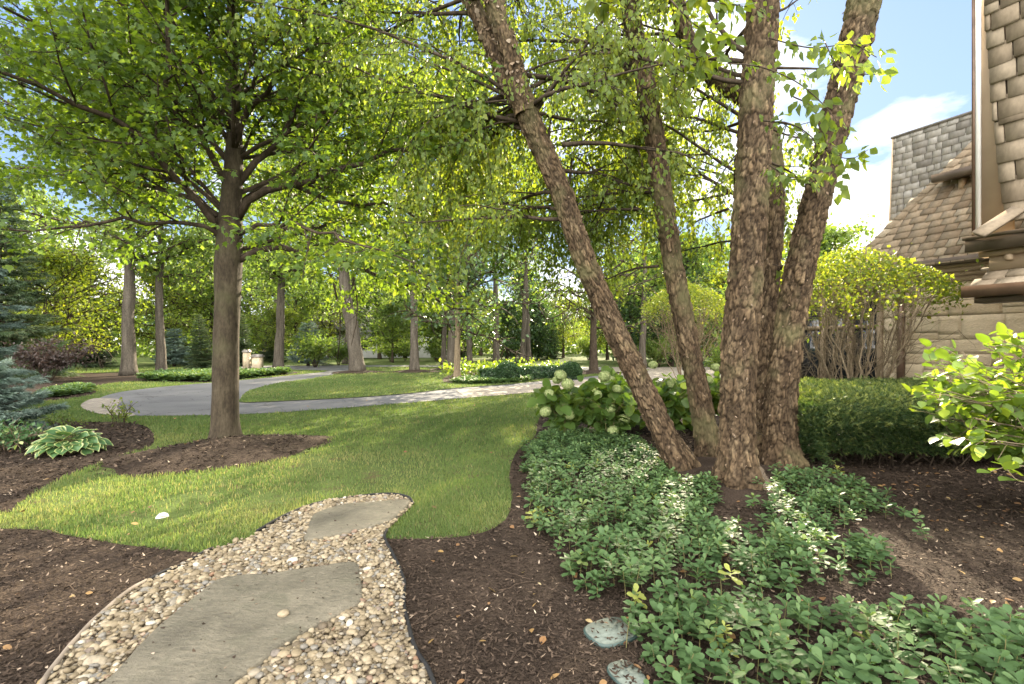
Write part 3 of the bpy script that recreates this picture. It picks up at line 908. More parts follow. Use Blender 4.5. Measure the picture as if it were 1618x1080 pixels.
def shakes(mb, o, e_u, e_v, poly, expo, w=(.12, .26), thick=.022, seed=0, tint=.5, rect=False, gap=(.006, .013)):
    """rows of separate shakes on a plane: o origin, e_u along the eave, e_v up the slope; poly outline in (u,v)"""
    r = np.random.default_rng(seed)
    e_u = unit(e_u); e_v = unit(e_v); nn = unit(np.cross(e_u, e_v))
    poly = np.asarray(poly, float)
    lo, hi = poly.min(0), poly.max(0)
    v = lo[1] - expo * .4
    while v < hi[1] - .03:
        # extent of the row inside the outline
        u = lo[0] - r.uniform(0, w[1])
        while u < hi[0]:
            ww = r.uniform(*w); c = np.array([[u + ww / 2, min(max(v + expo * .5, lo[1] + .01), hi[1] - .01)]])
            if rect or inside(poly, c)[0]:
                g = r.uniform(*gap); th = thick * r.uniform(.7, 1.4); dv = r.normal(0, .008)
                L = min(expo * 1.25, hi[1] - v)
                a0, a1 = u + g / 2, u + ww - g / 2
                if rect: a0, a1 = max(a0, lo[0] + r.uniform(-.012, .004)), min(a1, hi[0])
                if a1 - a0 < .03: u += ww; continue
                base = [(a0, v + dv + r.normal(0, .004)), (a1, v + dv + r.normal(0, .004)), (a1, v + L), (a0, v + L)]
                lowh = [th + .006, th + .006, .004, .004]
                vb = [o + e_u * p + e_v * q for p, q in base]
                vt = [b + nn * h for b, h in zip(vb, lowh)]
                mb.add(vb + vt, np.array([[4, 5, 6, 7], [0, 1, 5, 4], [1, 2, 6, 5], [3, 0, 4, 7]]), np.clip(r.normal(tint, .2), .12, 1))
            u += ww
        v += expo * r.uniform(.96, 1.04)
    return nn

def slab(mb, pts3, nn, t=.05):
    """solid deck under the shakes, just below the plane"""
    p = np.array(pts3) - nn * .004
    n = len(p); i = np.arange(n); j = (i + 1) % n
    mb.add(np.vstack([p, p - nn * t]), [i[None], (n + i)[None, ::-1], np.stack([j, i, i + n, j + n], 1)], 0.0)

def build_house():
    EZ = 2.96
    # stone wall: coursed rubble blocks proud of a mortar core
    core = MB()
    hbox(core, -4.2, .33, .006, 4, -.1, 2.62)
    hbox(core, .33, 3.4, .34, 4, -.1, 2.62)
    core.build('wall_core', M['mortar'], HOUSE)
    st = MB(); r = np.random.default_rng(5)
    def stones(t0, t1, u, z1=2.6):
        cells = []
        z = -.05
        while z < z1 - .02:
            h = min(r.uniform(.3, .46), z1 - z)
            if z1 - z - h < .12: h = z1 - z
            t = t0 - r.uniform(0, .4)
            while t < t1:
                L = r.uniform(.3, 1.0); a, b = max(t, t0), min(t + L, t1); t += L
                if b - a < .05: continue
                k = r.choice([1, 2, 2, 3]); cut = np.sort(r.uniform(.2, .8, k - 1)) if k > 1 else []
                zs = np.concatenate([[0], cut, [1]]) * h + z
                for z0_, z1_ in zip(zs[:-1], zs[1:]):
                    if z1_ - z0_ < .03: continue
                    if b - a > .5 and r.random() < .5:
                        m_ = a + (b - a) * r.uniform(.3, .7); cells.append((a, m_, z0_, z1_)); cells.append((m_, b, z0_, z1_))
                    else: cells.append((a, b, z0_, z1_))
            z += h
        for a, b, z, ztop in cells:
                h = ztop - z
                if b - a > .04:
                    d = r.uniform(.0, .007)
                    g = .002
                    k = 7
                    # face grid so the stone is uneven
                    tt = np.linspace(a + g, b - g, k); zz = np.linspace(z + g, z + h - g, 5)
                    T, Z = np.meshgrid(tt, zz, indexing='ij')
                    edge = np.minimum.reduce([T - a, b - T, Z - z, z + h - Z])
                    bul = .003 * np.clip(edge / .02, 0, 1) + .012 * (fbm(np.stack([T.ravel() * 5, Z.ravel() * 9, 0 * T.ravel() + u * 7], 1), 3).reshape(T.shape) - .45)
                    pts = hp(0, 0, 0) + T[..., None] * HD + (u - d - bul)[..., None] * HN + Z[..., None] * np.array([0, 0, 1.])
                    ii, jj = np.meshgrid(np.arange(k - 1), np.arange(4), indexing='ij')
                    f = np.stack([ii * 5 + jj, ii * 5 + jj + 1, (ii + 1) * 5 + jj + 1, (ii + 1) * 5 + jj], -1).reshape(-1, 4)
                    # skirt back into the wall
                    P_ = pts.reshape(-1, 3)
                    loop = [i * 5 for i in range(k)] + [(k - 1) * 5 + j for j in range(1, 5)] + [i * 5 + 4 for i in range(k - 2, -1, -1)] + [j for j in range(3, 0, -1)]
                    back = P_[loop] + HN * .06
                    nl = len(loop); q = len(P_)
                    sk = np.array([[loop[i], loop[(i + 1) % nl], q + (i + 1) % nl, q + i] for i in range(nl)])
                    st.add(np.vstack([P_, back]), [f, sk], np.clip(r.normal(.5, .25), 0, 1))
    stones(-4.2, .33, .0)
    stones(.33, .52, .3); stones(2.3, 3.4, .3)
    st.build('wall', M['stone'], HOUSE)
    # recessed porch window with pale frame
    fr = MB()
    for t in (.55, 1.12, 1.69, 2.26): hbox(fr, t - .05, t + .05, .26, .36, .45, 2.4)
    hbox(fr, .5, 2.31, .25, .37, 2.4, 2.6); hbox(fr, .5, 2.31, .24, .37, .3, .45); hbox(fr, .55, 2.26, .28, .34, 1.85, 1.92)
    w = fr.build('window', M['trim'], HOUSE)
    for a, b in ((.6, 1.07), (1.17, 1.64), (1.74, 2.21)):
        g = MB(); hbox(g, a, b, .32, .33, .45, 2.4); g.build('pane', M['glass'], w)
    # cornice under the eave: stepped brown boards
    tr = MB()
    hbox(tr, -4.2, .75, -.04, .3, 2.60, 2.69); hbox(tr, -4.2, .8, -.10, .3, 2.69, 2.76); hbox(tr, -4.2, .85, -.16, .3, 2.76, 2.83); hbox(tr, -4.2, .88, -.22, .3, 2.83, 2.87)
    hbox(tr, .8, 3.5, .1, .5, 2.60, 2.8)
    tr.build('cornice', M['trim'], HOUSE)
    gt = MB(); hbox(gt, -4.2, .92, -.34, -.2, 2.87, 2.99); hbox(gt, .8, 3.6, -.02, .1, 2.8, 2.92)
    gt.build('gutter', M['trim_dark'], HOUSE)
    ds = MB(); hbox(ds, -.04, .06, -.12, -.03, -.05, 2.6); hbox(ds, -.05, .07, -.13, -.02, 1.3, 1.36)
    ds.build('downspout', M['copper'], HOUSE)
    # hipped roof over this wing
    a = math.radians(50)
    ev = unit(HN * math.cos(a) + np.array([0, 0, math.sin(a)]))
    o = hp(0, -.28, EZ)
    s_h = 1 / math.cos(a)
    poly = np.array([(-4.2, 0), (.95, 0), (-.43, 2.3 * s_h), (-1.1, 3.5 * s_h), (-4.2, 3.5 * s_h)])
    rf = MB()
    # eave runs along HD; outward normal must face away from the house
    nn = -shakes(MB(), o, HD, ev, poly, 5.0)
    def rev(poly): return [(-p, q) for p, q in poly]
    nn = shakes(rf, o, -HD, ev, rev(poly), .2, (.14, .3), .027, 11, .5, False, (.01, .02))
    slab(rf, [o + HD * p + ev * q for p, q in poly], nn, .06)
    # return slope of the hip, facing away to the left
    h0, h1 = o + HD * .95, o + HD * -1.1 + ev * 3.5 * s_h
    hv = unit(h1 - h0)
    # far slope polygon for solidity
    e2 = hp(.95, 6.5, EZ)
    n2 = unit(np.cross(e2 - h0, h1 - h0)); n2 = n2 if n2 @ HD > 0 else -n2
    slab(rf, [h0, h1, hp(-1.1, 6.5, h1[2]), e2], n2, .05)
    roof = rf.build('roof', M['shake'], HOUSE)
    cap = MB(); L = np.linalg.norm(h1 - h0); side = unit(np.cross(hv, nn))
    k = 0.0; r2 = np.random.default_rng(3)
    while k < L:
        for sgn in (-1, 1):
            c0 = h0 + hv * k; q = .15
            n_ = nn if sgn > 0 else n2
            s_ = unit(np.cross(hv, n_)) * (1 if sgn > 0 else -1)
            s_ = s_ if (s_ @ (side if sgn > 0 else HN)) * 1 > 0 else -s_
            b = [c0 + n_ * .05, c0 + s_ * q * (1 if sgn > 0 else 1) + n_ * .05, c0 + s_ * q + hv * .3 + n_ * .02, c0 + hv * .3 + n_ * .02]
            cap.add(b + [x - n_ * .02 for x in b], np.array([[0, 1, 2, 3], [4, 5, 1, 0], [5, 6, 2, 1]]), np.clip(r2.normal(.55, .15), 0, 1))
        k += .24
    cap.build('hip_cap', M['shake'], roof)
    # steep grey wing behind
    bt0, bu = -4.5, 3.6
    o2 = hp(2.05, bu, 3.1) ; a2 = math.radians(86)
    ev2 = unit(HN * math.cos(a2) + np.array([0, 0, math.sin(a2)]))
    poly2 = np.array([(0, 0), (6.5, 0), (6.5, 3.75), (0, 3.75)])
    r3 = MB(); nn2 = shakes(r3, o2, -HD, ev2, poly2, .17, (.13, .34), .017, 21, .5, True, (.01, .018))
    slab(r3, [o2 - HD * p + ev2 * q for p, q in poly2], nn2, .05)
    rb = r3.build('roof', M['shake_grey'], HOUSE)
    rc = MB(); tp = o2 + ev2 * 3.77
    box(rc, tp - HD * 3.25 + HN * .05, (6.6, .2, .05), AX); rc.build('ridge_cap', M['flash'], rb)
    rk = MB(); box(rk, o2 + ev2 * 1.87 + HD * .012 - nn2 * .02, (.03, .1, 3.8), np.stack([HD, nn2, ev2])); rk.build('rake_board', M['trim'], rb)
    bd = MB(); hbox(bd, 2.0, -4.4, bu + .4, bu + 5, 0, 6.75); bd.build('gable_wall', M['trim'], HOUSE)
    sg = MB(); box(sg, o2 - HD * 1.0 + ev2 * 1.2 + nn2 * .09, (1.0, .16, .62), np.stack([HD, nn2, ev2])); sg.build('metal_panel', M['flash'], HOUSE)
    # dormer on the hipped roof
    dm = MB(); hbox(dm, -1.5, -.42, 1.15, 3.2, 3.9, 4.62); d_ = dm.build('dormer', M['trim'], HOUSE)
    dg = MB(); hbox(dg, -1.7, -.12, .72, .88, 4.62, 4.76); hbox(dg, -1.7, -.12, .88, 3.3, 4.7, 4.78); dg.build('dormer_gutter', M['trim_dark'], d_)
    dk = MB()
    for t in (-.5, -.8): hbox(dk, t - .04, t + .04, .92, 1.16, 4.42, 4.62); hbox(dk, t - .04, t + .04, 1.02, 1.16, 4.28, 4.42)
    dk.build('bracket', M['trim'], d_)

build_house()

# near wing of the house: shaked swept roof, gutter, lower eave with downspout
def near_wing():
    Y0 = 6.2
    def q(px, py, y): return P(px, py, y)
    t = thing('house_wing', 'near corner of the house with large swept shakes, gutters and copper downspout', 'house', (6.0, 6.2, 0))
    # local line: starts at the far corner and runs towards the camera-right along -HD
    o = np.array([(1588 - CX) / FPX * 6.35, 6.35, 0])
    rr = MB()
    e_u = -HD
    edge = [P(1588, 338, 6.3), P(1570, 180, 6.5), P(1556, 0, 6.75), P(1546, -260, 7.1)]
    for k in range(3):
        evk = edge[k + 1] - edge[k]; Lk = np.linalg.norm(evk); evk = evk / Lk
        lean = [(0, 0), (4, 0), (4, Lk), (0, Lk)]
        nk = shakes(rr, edge[k], e_u, evk, lean, .255, (.2, .42), .036, 30 + k, .5, True, (.012, .024))
        slab(rr, [edge[k] + e_u * a_ + evk * b_ for a_, b_ in lean], nk, .06)
    cb = P(1546, 370, 6.05); ce = P(1609, 330, 6.15); dv = unit(ce - cb); sdv = unit(np.cross(dv, HN))
    box(rr, (cb + ce) / 2, (np.linalg.norm(ce - cb), .04, .14), np.stack([dv, unit(np.cross(sdv, dv)), sdv]), .45)
    rr.build('roof', M['shake'], t)
    A = np.stack([e_u, HN, [0, 0, 1]])
    def wb(mb, a0, a1, u0, u1, z0, z1):
        box(mb, o + e_u * (a0 + a1) / 2 + HN * (u0 + u1) / 2 + np.array([0, 0, (z0 + z1) / 2]), (a1 - a0, u1 - u0, z1 - z0), A)
    g = MB(); wb(g, -.28, 5, -.32, -.17, 2.68, 2.86); wb(g, -.3, 5, -.34, -.30, 2.83, 2.875); g.build('gutter', M['trim_dark'], t)
    s = MB(); wb(s, -.2, 5, -.17, .0, 2.62, 2.70); wb(s, -.12, 5, -.1, .1, 2.44, 2.62); wb(s, .0, 5, -.02, .4, 2.5, 2.84)
    for k in range(7): wb(s, .05 + .35 * k, .11 + .35 * k, -.16, .0, 2.55, 2.62)
    s.build('soffit', M['trim'], t)
    sk = MB(); ev = unit(HN * .75 + np.array([0, 0, .66]))
    ok = o + HN * -.3 + np.array([0, 0, 2.22]) + e_u * -.2
    lean = [(0, 0), (5, 0), (5, .42), (.1, .42)]
    nk = shakes(sk, ok, e_u, ev, lean, .22, (.2, .36), .03, 44, .55, False, (.01, .02)); slab(sk, [ok + e_u * a + ev * b for a, b in lean], nk, .04)
    sk.build('lower_roof', M['shake'], t)
    g2 = MB(); wb(g2, -.28, 5, -.42, -.28, 2.1, 2.24); g2.build('lower_gutter', M['copper'], t)
    s2 = MB(); wb(s2, -.2, 5, -.28, .02, 2.03, 2.11)
    s2.build('lower_soffit', M['trim_dark'], t)
    c2 = MB()
    for k in range(4): wb(c2, .38 + .07 * k, 5, -.24 + .06 * k, .3, 2.03 - .07 * (k + 1), 2.03 - .07 * k)
    c2.build('corbel', M['stone'], t)
    ds = MB(); wb(ds, .32, .42, -.44, -.33, -.05, 2.1); ds.build('downspout', M['copper'], t)
    w = MB(); wb(w, .5, 5, .0, 3, -.1, 2.5); w.build('wall', M['stone'], t)
    # upright trim boards and white downspout at the far end of the roof
    b = MB(); wb(b, -.33, -.02, .28, .34, 2.95, 6.6); b.build('trim_board', M['trim'], t)
    b = MB(); wb(b, -.385, -.335, .25, .31, 2.95, 6.6); b.build('white_downspout', M['white_trim'], t)
    b = MB(); wb(b, -.43, -.395, .26, .34, 2.95, 6.6); b.build('brown_edge', M['copper'], t)
    b = MB(); wb(b, .1, 5, .36, 3, 2.9, 6.0); b.build('upper_wall', M['trim'], t)
near_wing()

# ------------------------------------------------------------------ trees: generic branching
class Spec:
    def __init__(s, **k): s.__dict__.update(k)

def branch(wood, sites, pts, r0, r1, lev, sp):
    """sp.n children per metre, sp.f length factor, sp.ang, sp.droop, sp.seg per level; terminal twigs give leaf sites"""
    pts = np.asarray(pts, float)
    L = np.linalg.norm(np.diff(pts, axis=0), axis=1).sum()
    tube(wood, pts, np.linspace(r0, r1, len(pts)), sp.seg[lev], rng.random())
    if lev == sp.last:
        k = max(2, int(L / sp.step))
        q = spline(pts, k + 1)[1:]
        t = unit(np.gradient(spline(pts, k + 1), axis=0))[1:]
        sites.append(np.hstack([q, t])); return
    if lev >= sp.last - 1:      # leaves near the tip of the parent too
        q = spline(pts, 6)[4:]; t = unit(np.gradient(spline(pts, 6), axis=0))[4:]
        sites.append(np.hstack([q, t]))
    n = max(2, int(L * sp.n[lev] + .5))
    pp = spline(pts, 60); tt = unit(np.gradient(pp, axis=0))
    for i in range(n):
        u = sp.u0[lev] + (1 - sp.u0[lev]) * (i + rng.random()) / n
        k = min(59, int(u * 59)); p = pp[k]; t = tt[k]
        side = np.cross(t, [0, 0, 1.0]); side = unit(side) if np.linalg.norm(side) > .05 else unit(rng.normal(size=3))
        s = (1 if (i % 2) else -1)
        d0 = side * s + rng.normal(0, sp.rnd[lev], 3)
        a = sp.ang[lev] * rng.uniform(.75, 1.25)
        d = unit(t * math.cos(a) + unit(d0 - t * (d0 @ t)) * math.sin(a))
        ln = min(L * sp.f[lev], sp.lmax[lev]) * (1.15 - .65 * u) * rng.uniform(.65, 1.2)
        kk = 5
        st = ln / (kk - 1); c = [p]
        for _ in range(kk - 1):
            d = unit(d + np.array([0, 0, sp.droop[lev]]) * st / max(ln, .01) * 1.0 + rng.normal(0, sp.wob, 3))
            c.append(c[-1] + d * st)
        rr = max((r0 + (r1 - r0) * u) * sp.rf, .0025)
        branch(wood, sites, c, rr, rr * .35, lev + 1, sp)

def walk(p, d, L, k, up=0.0, wob=.08):
    c = [np.asarray(p, float)]; d = unit(d)
    for _ in range(k):
        d = unit(d + np.array([0, 0, up]) / k + rng.normal(0, wob, 3))
        c.append(c[-1] + d * L / k)
    return np.array(c)

def put_leaves(mb, sites, tmpl, per, size, spread, droop, flat, ok=None, valf=None, hang=False):
    S = np.concatenate(sites)
    S = np.repeat(S, per, axis=0)
    n = len(S)
    out = rdir(n)
    tip = unit(S[:, 3:] * .6 + out * 1.0 + np.array([0, 0, -droop]))
    pos = S[:, :3] + out * rng.uniform(.2, 1, (n, 1)) * spread
    nr = rng.normal(0, 1, (n, 3)) * (1 - flat) + np.array([0, 0, flat * 1.6])
    if ok is not None:
        k = ok(pos); pos, tip, nr = pos[k], tip[k], nr[k]; n = len(pos)
    val = np.clip(.45 + .9 * (fbm(pos * 1.3, 2) - .4) + rng.normal(0, .16, n), 0, .93) if valf is None else valf(pos)
    leaves(mb, tmpl, pos, tip, nr, rng.uniform(size * .65, size * 1.25, n), val)
    return n

# ------------------------------------------------------------------ the maple on the mound
def build_maple():
    root = thing('maple_tree', 'broad maple with dark straight trunk rising from the mulch mound on the lawn', 'tree', (MAPLE[0], MAPLE[1], 0))
    Y = MAPLE[1]
    tp = np.array([P(357, 712, Y), P(356, 640, Y), P(357, 560, Y), P(359, 480, Y), P(361, 400, Y), P(365, 330, Y), P(369, 260, Y), P(370, 200, Y + .1),
                   P(366, 130, Y + .1), P(368, 60, Y + .15), P(366, -40, Y + .2), P(372, -160, Y + .1), P(368, -260, Y)])
    path = spline(tp, 160)
    Z = path[:, 2]
    base = .94 * np.interp(Z, [0, .25, .8, 2.2, 2.75, 3.4, 4.2, 5.5, 7.5, 10], [.235, .205, .187, .182, .2, .165, .13, .095, .06, .02])
    seg = 48
    t, a, b = frames(path)
    th = np.linspace(0, 2 * np.pi, seg, endpoint=False)
    S, TH = np.meshgrid(np.arange(160), th, indexing='ij')
    zz = Z[S.astype(int)]
    nn_ = fbm(np.stack([np.cos(TH).ravel() * 5, np.sin(TH).ravel() * 5, zz.ravel() * 1.6], 1), 4).reshape(TH.shape)
    lump = fbm(np.stack([np.cos(TH).ravel() * 1.3, np.sin(TH).ravel() * 1.3, zz.ravel() * 2.4], 1), 3).reshape(TH.shape)
    rad = base[S.astype(int)] * (1 + .09 * (nn_ - .47) + .3 * (lump - .45) * np.interp(zz, [0, 2.0, 2.7, 3.6, 4], [.35, .5, 1, .8, .5]))
    rad *= 1 + .22 * np.exp(-np.maximum(zz - .12, 0) / .1) * (.6 + .4 * np.cos(5 * TH + .6))
    v = path[:, None] + rad[..., None] * (np.cos(TH)[..., None] * a[:, None] + np.sin(TH)[..., None] * b[:, None])
    i, j = np.meshgrid(np.arange(159), np.arange(seg), indexing='ij'); j2 = (j + 1) % seg
    f = np.stack([i * seg + j, i * seg + j2, (i + 1) * seg + j2, (i + 1) * seg + j], -1).reshape(-1, 4)
    mb = MB(); mb.add(v.reshape(-1, 3), f)
    mb.build('trunk', M['maple_bark'], root, smooth=True)
    limbs = [  # waypoints (px, py, depth), radius at the trunk
        ([(352, 385, Y), (341, 367, Y - .1), (307, 352, Y - .3), (207, 350, Y - .7), (110, 356, Y - 1.1)], .05),
        ([(352, 372, Y), (333, 344, Y - .15), (289, 292, Y - .5), (237, 237, Y - .9), (185, 189, Y - 1.3), (122, 160, Y - 1.7), (0, 111, Y - 2.2)], .075),
        ([(352, 355, Y), (325, 330, Y + .1), (296, 296, Y + .3), (222, 270, Y + .6), (148, 231, Y + .9), (74, 200, Y + 1.3), (0, 155, Y + 1.7)], .07),
        ([(345, 340, Y), (292, 309, Y + .3), (178, 290, Y + .9), (74, 268, Y + 1.5), (-40, 262, Y + 2)], .055),
        ([(362, 300, Y), (330, 240, Y - .3), (290, 190, Y - .6), (274, 160, Y - .9), (267, 74, Y - 1.3), (255, -60, Y - 1.6)], .065),
        ([(365, 260, Y), (330, 222, Y + .2), (222, 133, Y - .6), (159, 96, Y - 1.2), (60, 40, Y - 2.0)], .06),
        ([(375, 345, Y), (385, 322, Y), (418, 303, Y - .1), (463, 292, Y - .2), (496, 285, Y - .4), (560, 262, Y - .7), (650, 235, Y - .8)], .085),
        ([(463, 292, Y - .2), (500, 307, Y - .1), (560, 318, Y), (620, 328, Y + .1), (700, 360, Y + .2)], .045),
        ([(375, 412, Y), (395, 400, Y), (430, 392, Y + .2), (500, 405, Y + .5), (560, 420, Y + .8), (610, 440, Y + 1.1), (680, 470, Y + 1.4)], .07),
        ([(372, 372, Y), (395, 362, Y - .1), (420, 352, Y - .4), (480, 357, Y - .9), (540, 380, Y - 1.4)], .045),
        ([(370, 300, Y), (385, 272, Y), (407, 252, Y + .1), (437, 218, Y + .4), (480, 150, Y + .8), (530, 60, Y + 1.2), (590, -40, Y + 1.6)], .07),
        ([(371, 215, Y), (390, 180, Y - .1), (418, 148, Y - .2), (455, 100, Y - .5), (481, 48, Y - .7), (510, -40, Y - 1)], .06),
        ([(369, 180, Y), (392, 100, Y + .3), (412, 10, Y + .6), (430, -120, Y + .8)], .055),
    ]
    sp = Spec(last=2, n=[3.2, 6.5], f=[.42, .5], lmax=[1.7, .75], u0=[.16, .12], ang=[.85, .8], rnd=[.5, .45], droop=[.12, -.25], wob=.12, rf=.5, seg=[9, 5, 3], step=.047)
    wood = MB(); sites = []
    for w, r in limbs:
        p = [P(*q) for q in w]
        e = unit(p[-1] - p[-2])
        p = list(spline(np.array(p), 10)) + list(walk(p[-1], e + [0, 0, .05], 1.1, 3, .0)[1:])
        p = np.array(p); p[2:] += rng.normal(0, .03, (len(p) - 2, 3))
        branch(wood, sites, p, r * .74, .008, 0, sp)
    # limbs that fill the crown towards and away from the viewer and above the frame
    for k in range(38):
        z = rng.uniform(2.9, 8.5) if k < 22 else rng.uniform(4.5, 9.0)
        az = k * 2.399963 + rng.normal(0, .2)
        if math.sin(az) < -.2 and z < 6.0: continue
        L = np.interp(z, [2.9, 5, 9.5], [3.9, 3.9, 1.7]) * rng.uniform(.8, 1.15)
        el = np.interp(z, [2.9, 9], [.12, .95]) + rng.normal(0, .12)
        c = np.array([np.interp(z, Z, path[:, 0]), np.interp(z, Z, path[:, 1]), z])
        d = np.array([math.cos(az) * math.cos(el), math.sin(az) * math.cos(el), math.sin(el)])
        branch(wood, sites, walk(c, d, L, 8, .15, .08), .044 * (1 - z / 13), .007, 0, sp)
    for k in range(12):                       # slim upswept limbs
        z = rng.uniform(2.7, 4.9); az = k * 2.399963 + .5; el = rng.uniform(.5, .95)
        if math.sin(az) < -.5 and z < 3.9: z = 4.3
        c = np.array([np.interp(z, Z, path[:, 0]), np.interp(z, Z, path[:, 1]), z])
        d = np.array([math.cos(az) * math.cos(el), math.sin(az) * math.cos(el), math.sin(el)])
        branch(wood, sites, walk(c, d, rng.uniform(3.0, 4.4), 9, -.25, .06), .034, .006, 0, sp)
    wood.build('branches', M['twig'], root, smooth=True)
    def ok(p):
        d = np.sqrt((p ** 2).sum(1))
        return (p[:, 1] > 1.2) & (p[:, 2] > 2.05 + .25 * fbm(p * 1.1, 2)) & (p[:, 0] < 1.6) & (rng.random(len(p)) < .84)
    crown = MB()
    n = put_leaves(crown, sites, T_MAPLE, 2, .083, .13, .45, .5, ok)
    print('maple leaves', n)
    crown.build('crown', M['maple'], root)
build_maple()

# ------------------------------------------------------------------ the river birch clump
def bark_surface(path, radii, seg, flare_lobes, z0, seed, pw=.038, ph=.135, depth=.022):
    """trunk skin with real plates of bark"""
    r = np.random.default_rng(seed)
    n = len(path)
    t, a, b = frames(path)
    s = np.concatenate([[0], np.cumsum(np.linalg.norm(np.diff(path, axis=0), axis=1))])
    th = np.linspace(0, 2 * np.pi, seg, endpoint=False)
    S, TH = np.meshgrid(s, th, indexing='ij')
    R0 = radii.mean()
    nc = max(5, int(round(2 * np.pi * R0 / pw)))
    wob = np.stack([np.cos(TH).ravel() * 3 + seed, np.sin(TH).ravel() * 3, S.ravel() * 5], 1)
    w1 = (fbm(wob, 3) - .45).reshape(S.shape); w2 = (fbm(wob + 31, 3) - .45).reshape(S.shape)
    U = TH / (2 * np.pi) * nc + w1 * 1.7; V = S / ph + w2 * 1.5
    iu, iv = np.floor(U).astype(int), np.floor(V).astype(int)
    tabn = int(V.max()) + 8
    tj = r.random((nc, tabn, 3))
    F1 = np.full(S.shape, 9.0); F2 = F1.copy(); cell = np.zeros(S.shape); off = np.zeros(S.shape)
    for du in (-1, 0, 1):
        for dv in (-1, 0, 1):
            cu, cv = iu + du, iv + dv
            q = tj[cu % nc, np.clip(cv + 2, 0, tabn - 1)]
            dx = cu + q[..., 0] - U; dy = cv + q[..., 1] - V
            d = np.sqrt(dx * dx + dy * dy)
            m1 = d < F1
            F2 = np.where(m1, F1, np.minimum(F2, d))
            cell = np.where(m1, q[..., 2], cell); off = np.where(m1, dy, off)
            F1 = np.where(m1, d, F1)
    e = np.clip((F2 - F1) / .3, 0, 1)
    CS = np.stack([np.cos(TH).ravel() * R0, np.sin(TH).ravel() * R0, S.ravel()], 1)
    fine = fbm(CS * [110, 110, 60], 3).reshape(S.shape)
    n1 = fbm(CS * [26, 26, 4.2] + [seed, 0, 0] + .9 * np.stack([w1.ravel(), w2.ravel(), 0 * w1.ravel()], 1), 4).reshape(S.shape)
    rg = np.clip(np.abs(n1 - .47) / .085, 0, 1) ** .7                 # long vertical furrows
    e = np.minimum(e, .25 + .75 * rg)
    h = depth * (e ** .7) * (.35 + .85 * cell) + depth * .8 * np.clip(off, -.6, .6) * e + .012 * (fine - .45)
    lump = (fbm(np.stack([np.cos(TH).ravel() * 1.1 + seed * 3, np.sin(TH).ravel() * 1.1, S.ravel() * 1.3], 1), 3).reshape(S.shape) - .45)
    rad = radii[:, None] * (1 + .22 * lump)
    zz = path[:, 2][:, None]
    rad = rad * (1 + (.3 + .2 * np.cos(flare_lobes * TH + seed)) * np.exp(-np.maximum(zz - z0, 0) / .16))
    rad = rad + h
    v = path[:, None] + rad[..., None] * (np.cos(TH)[..., None] * a[:, None] + np.sin(TH)[..., None] * b[:, None])
    i, j = np.meshgrid(np.arange(n - 1), np.arange(seg), indexing='ij'); j2 = (j + 1) % seg
    f = np.stack([i * seg + j, i * seg + j2, (i + 1) * seg + j2, (i + 1) * seg + j], -1).reshape(-1, 4)
    val = np.clip(.06 + .36 * e + .62 * (cell - .35) * e + .9 * (fine - .45), 0, 1)
    nrm = np.cos(TH)[..., None] * a[:, None] + np.sin(TH)[..., None] * b[:, None]
    return v, f, val, nrm, t

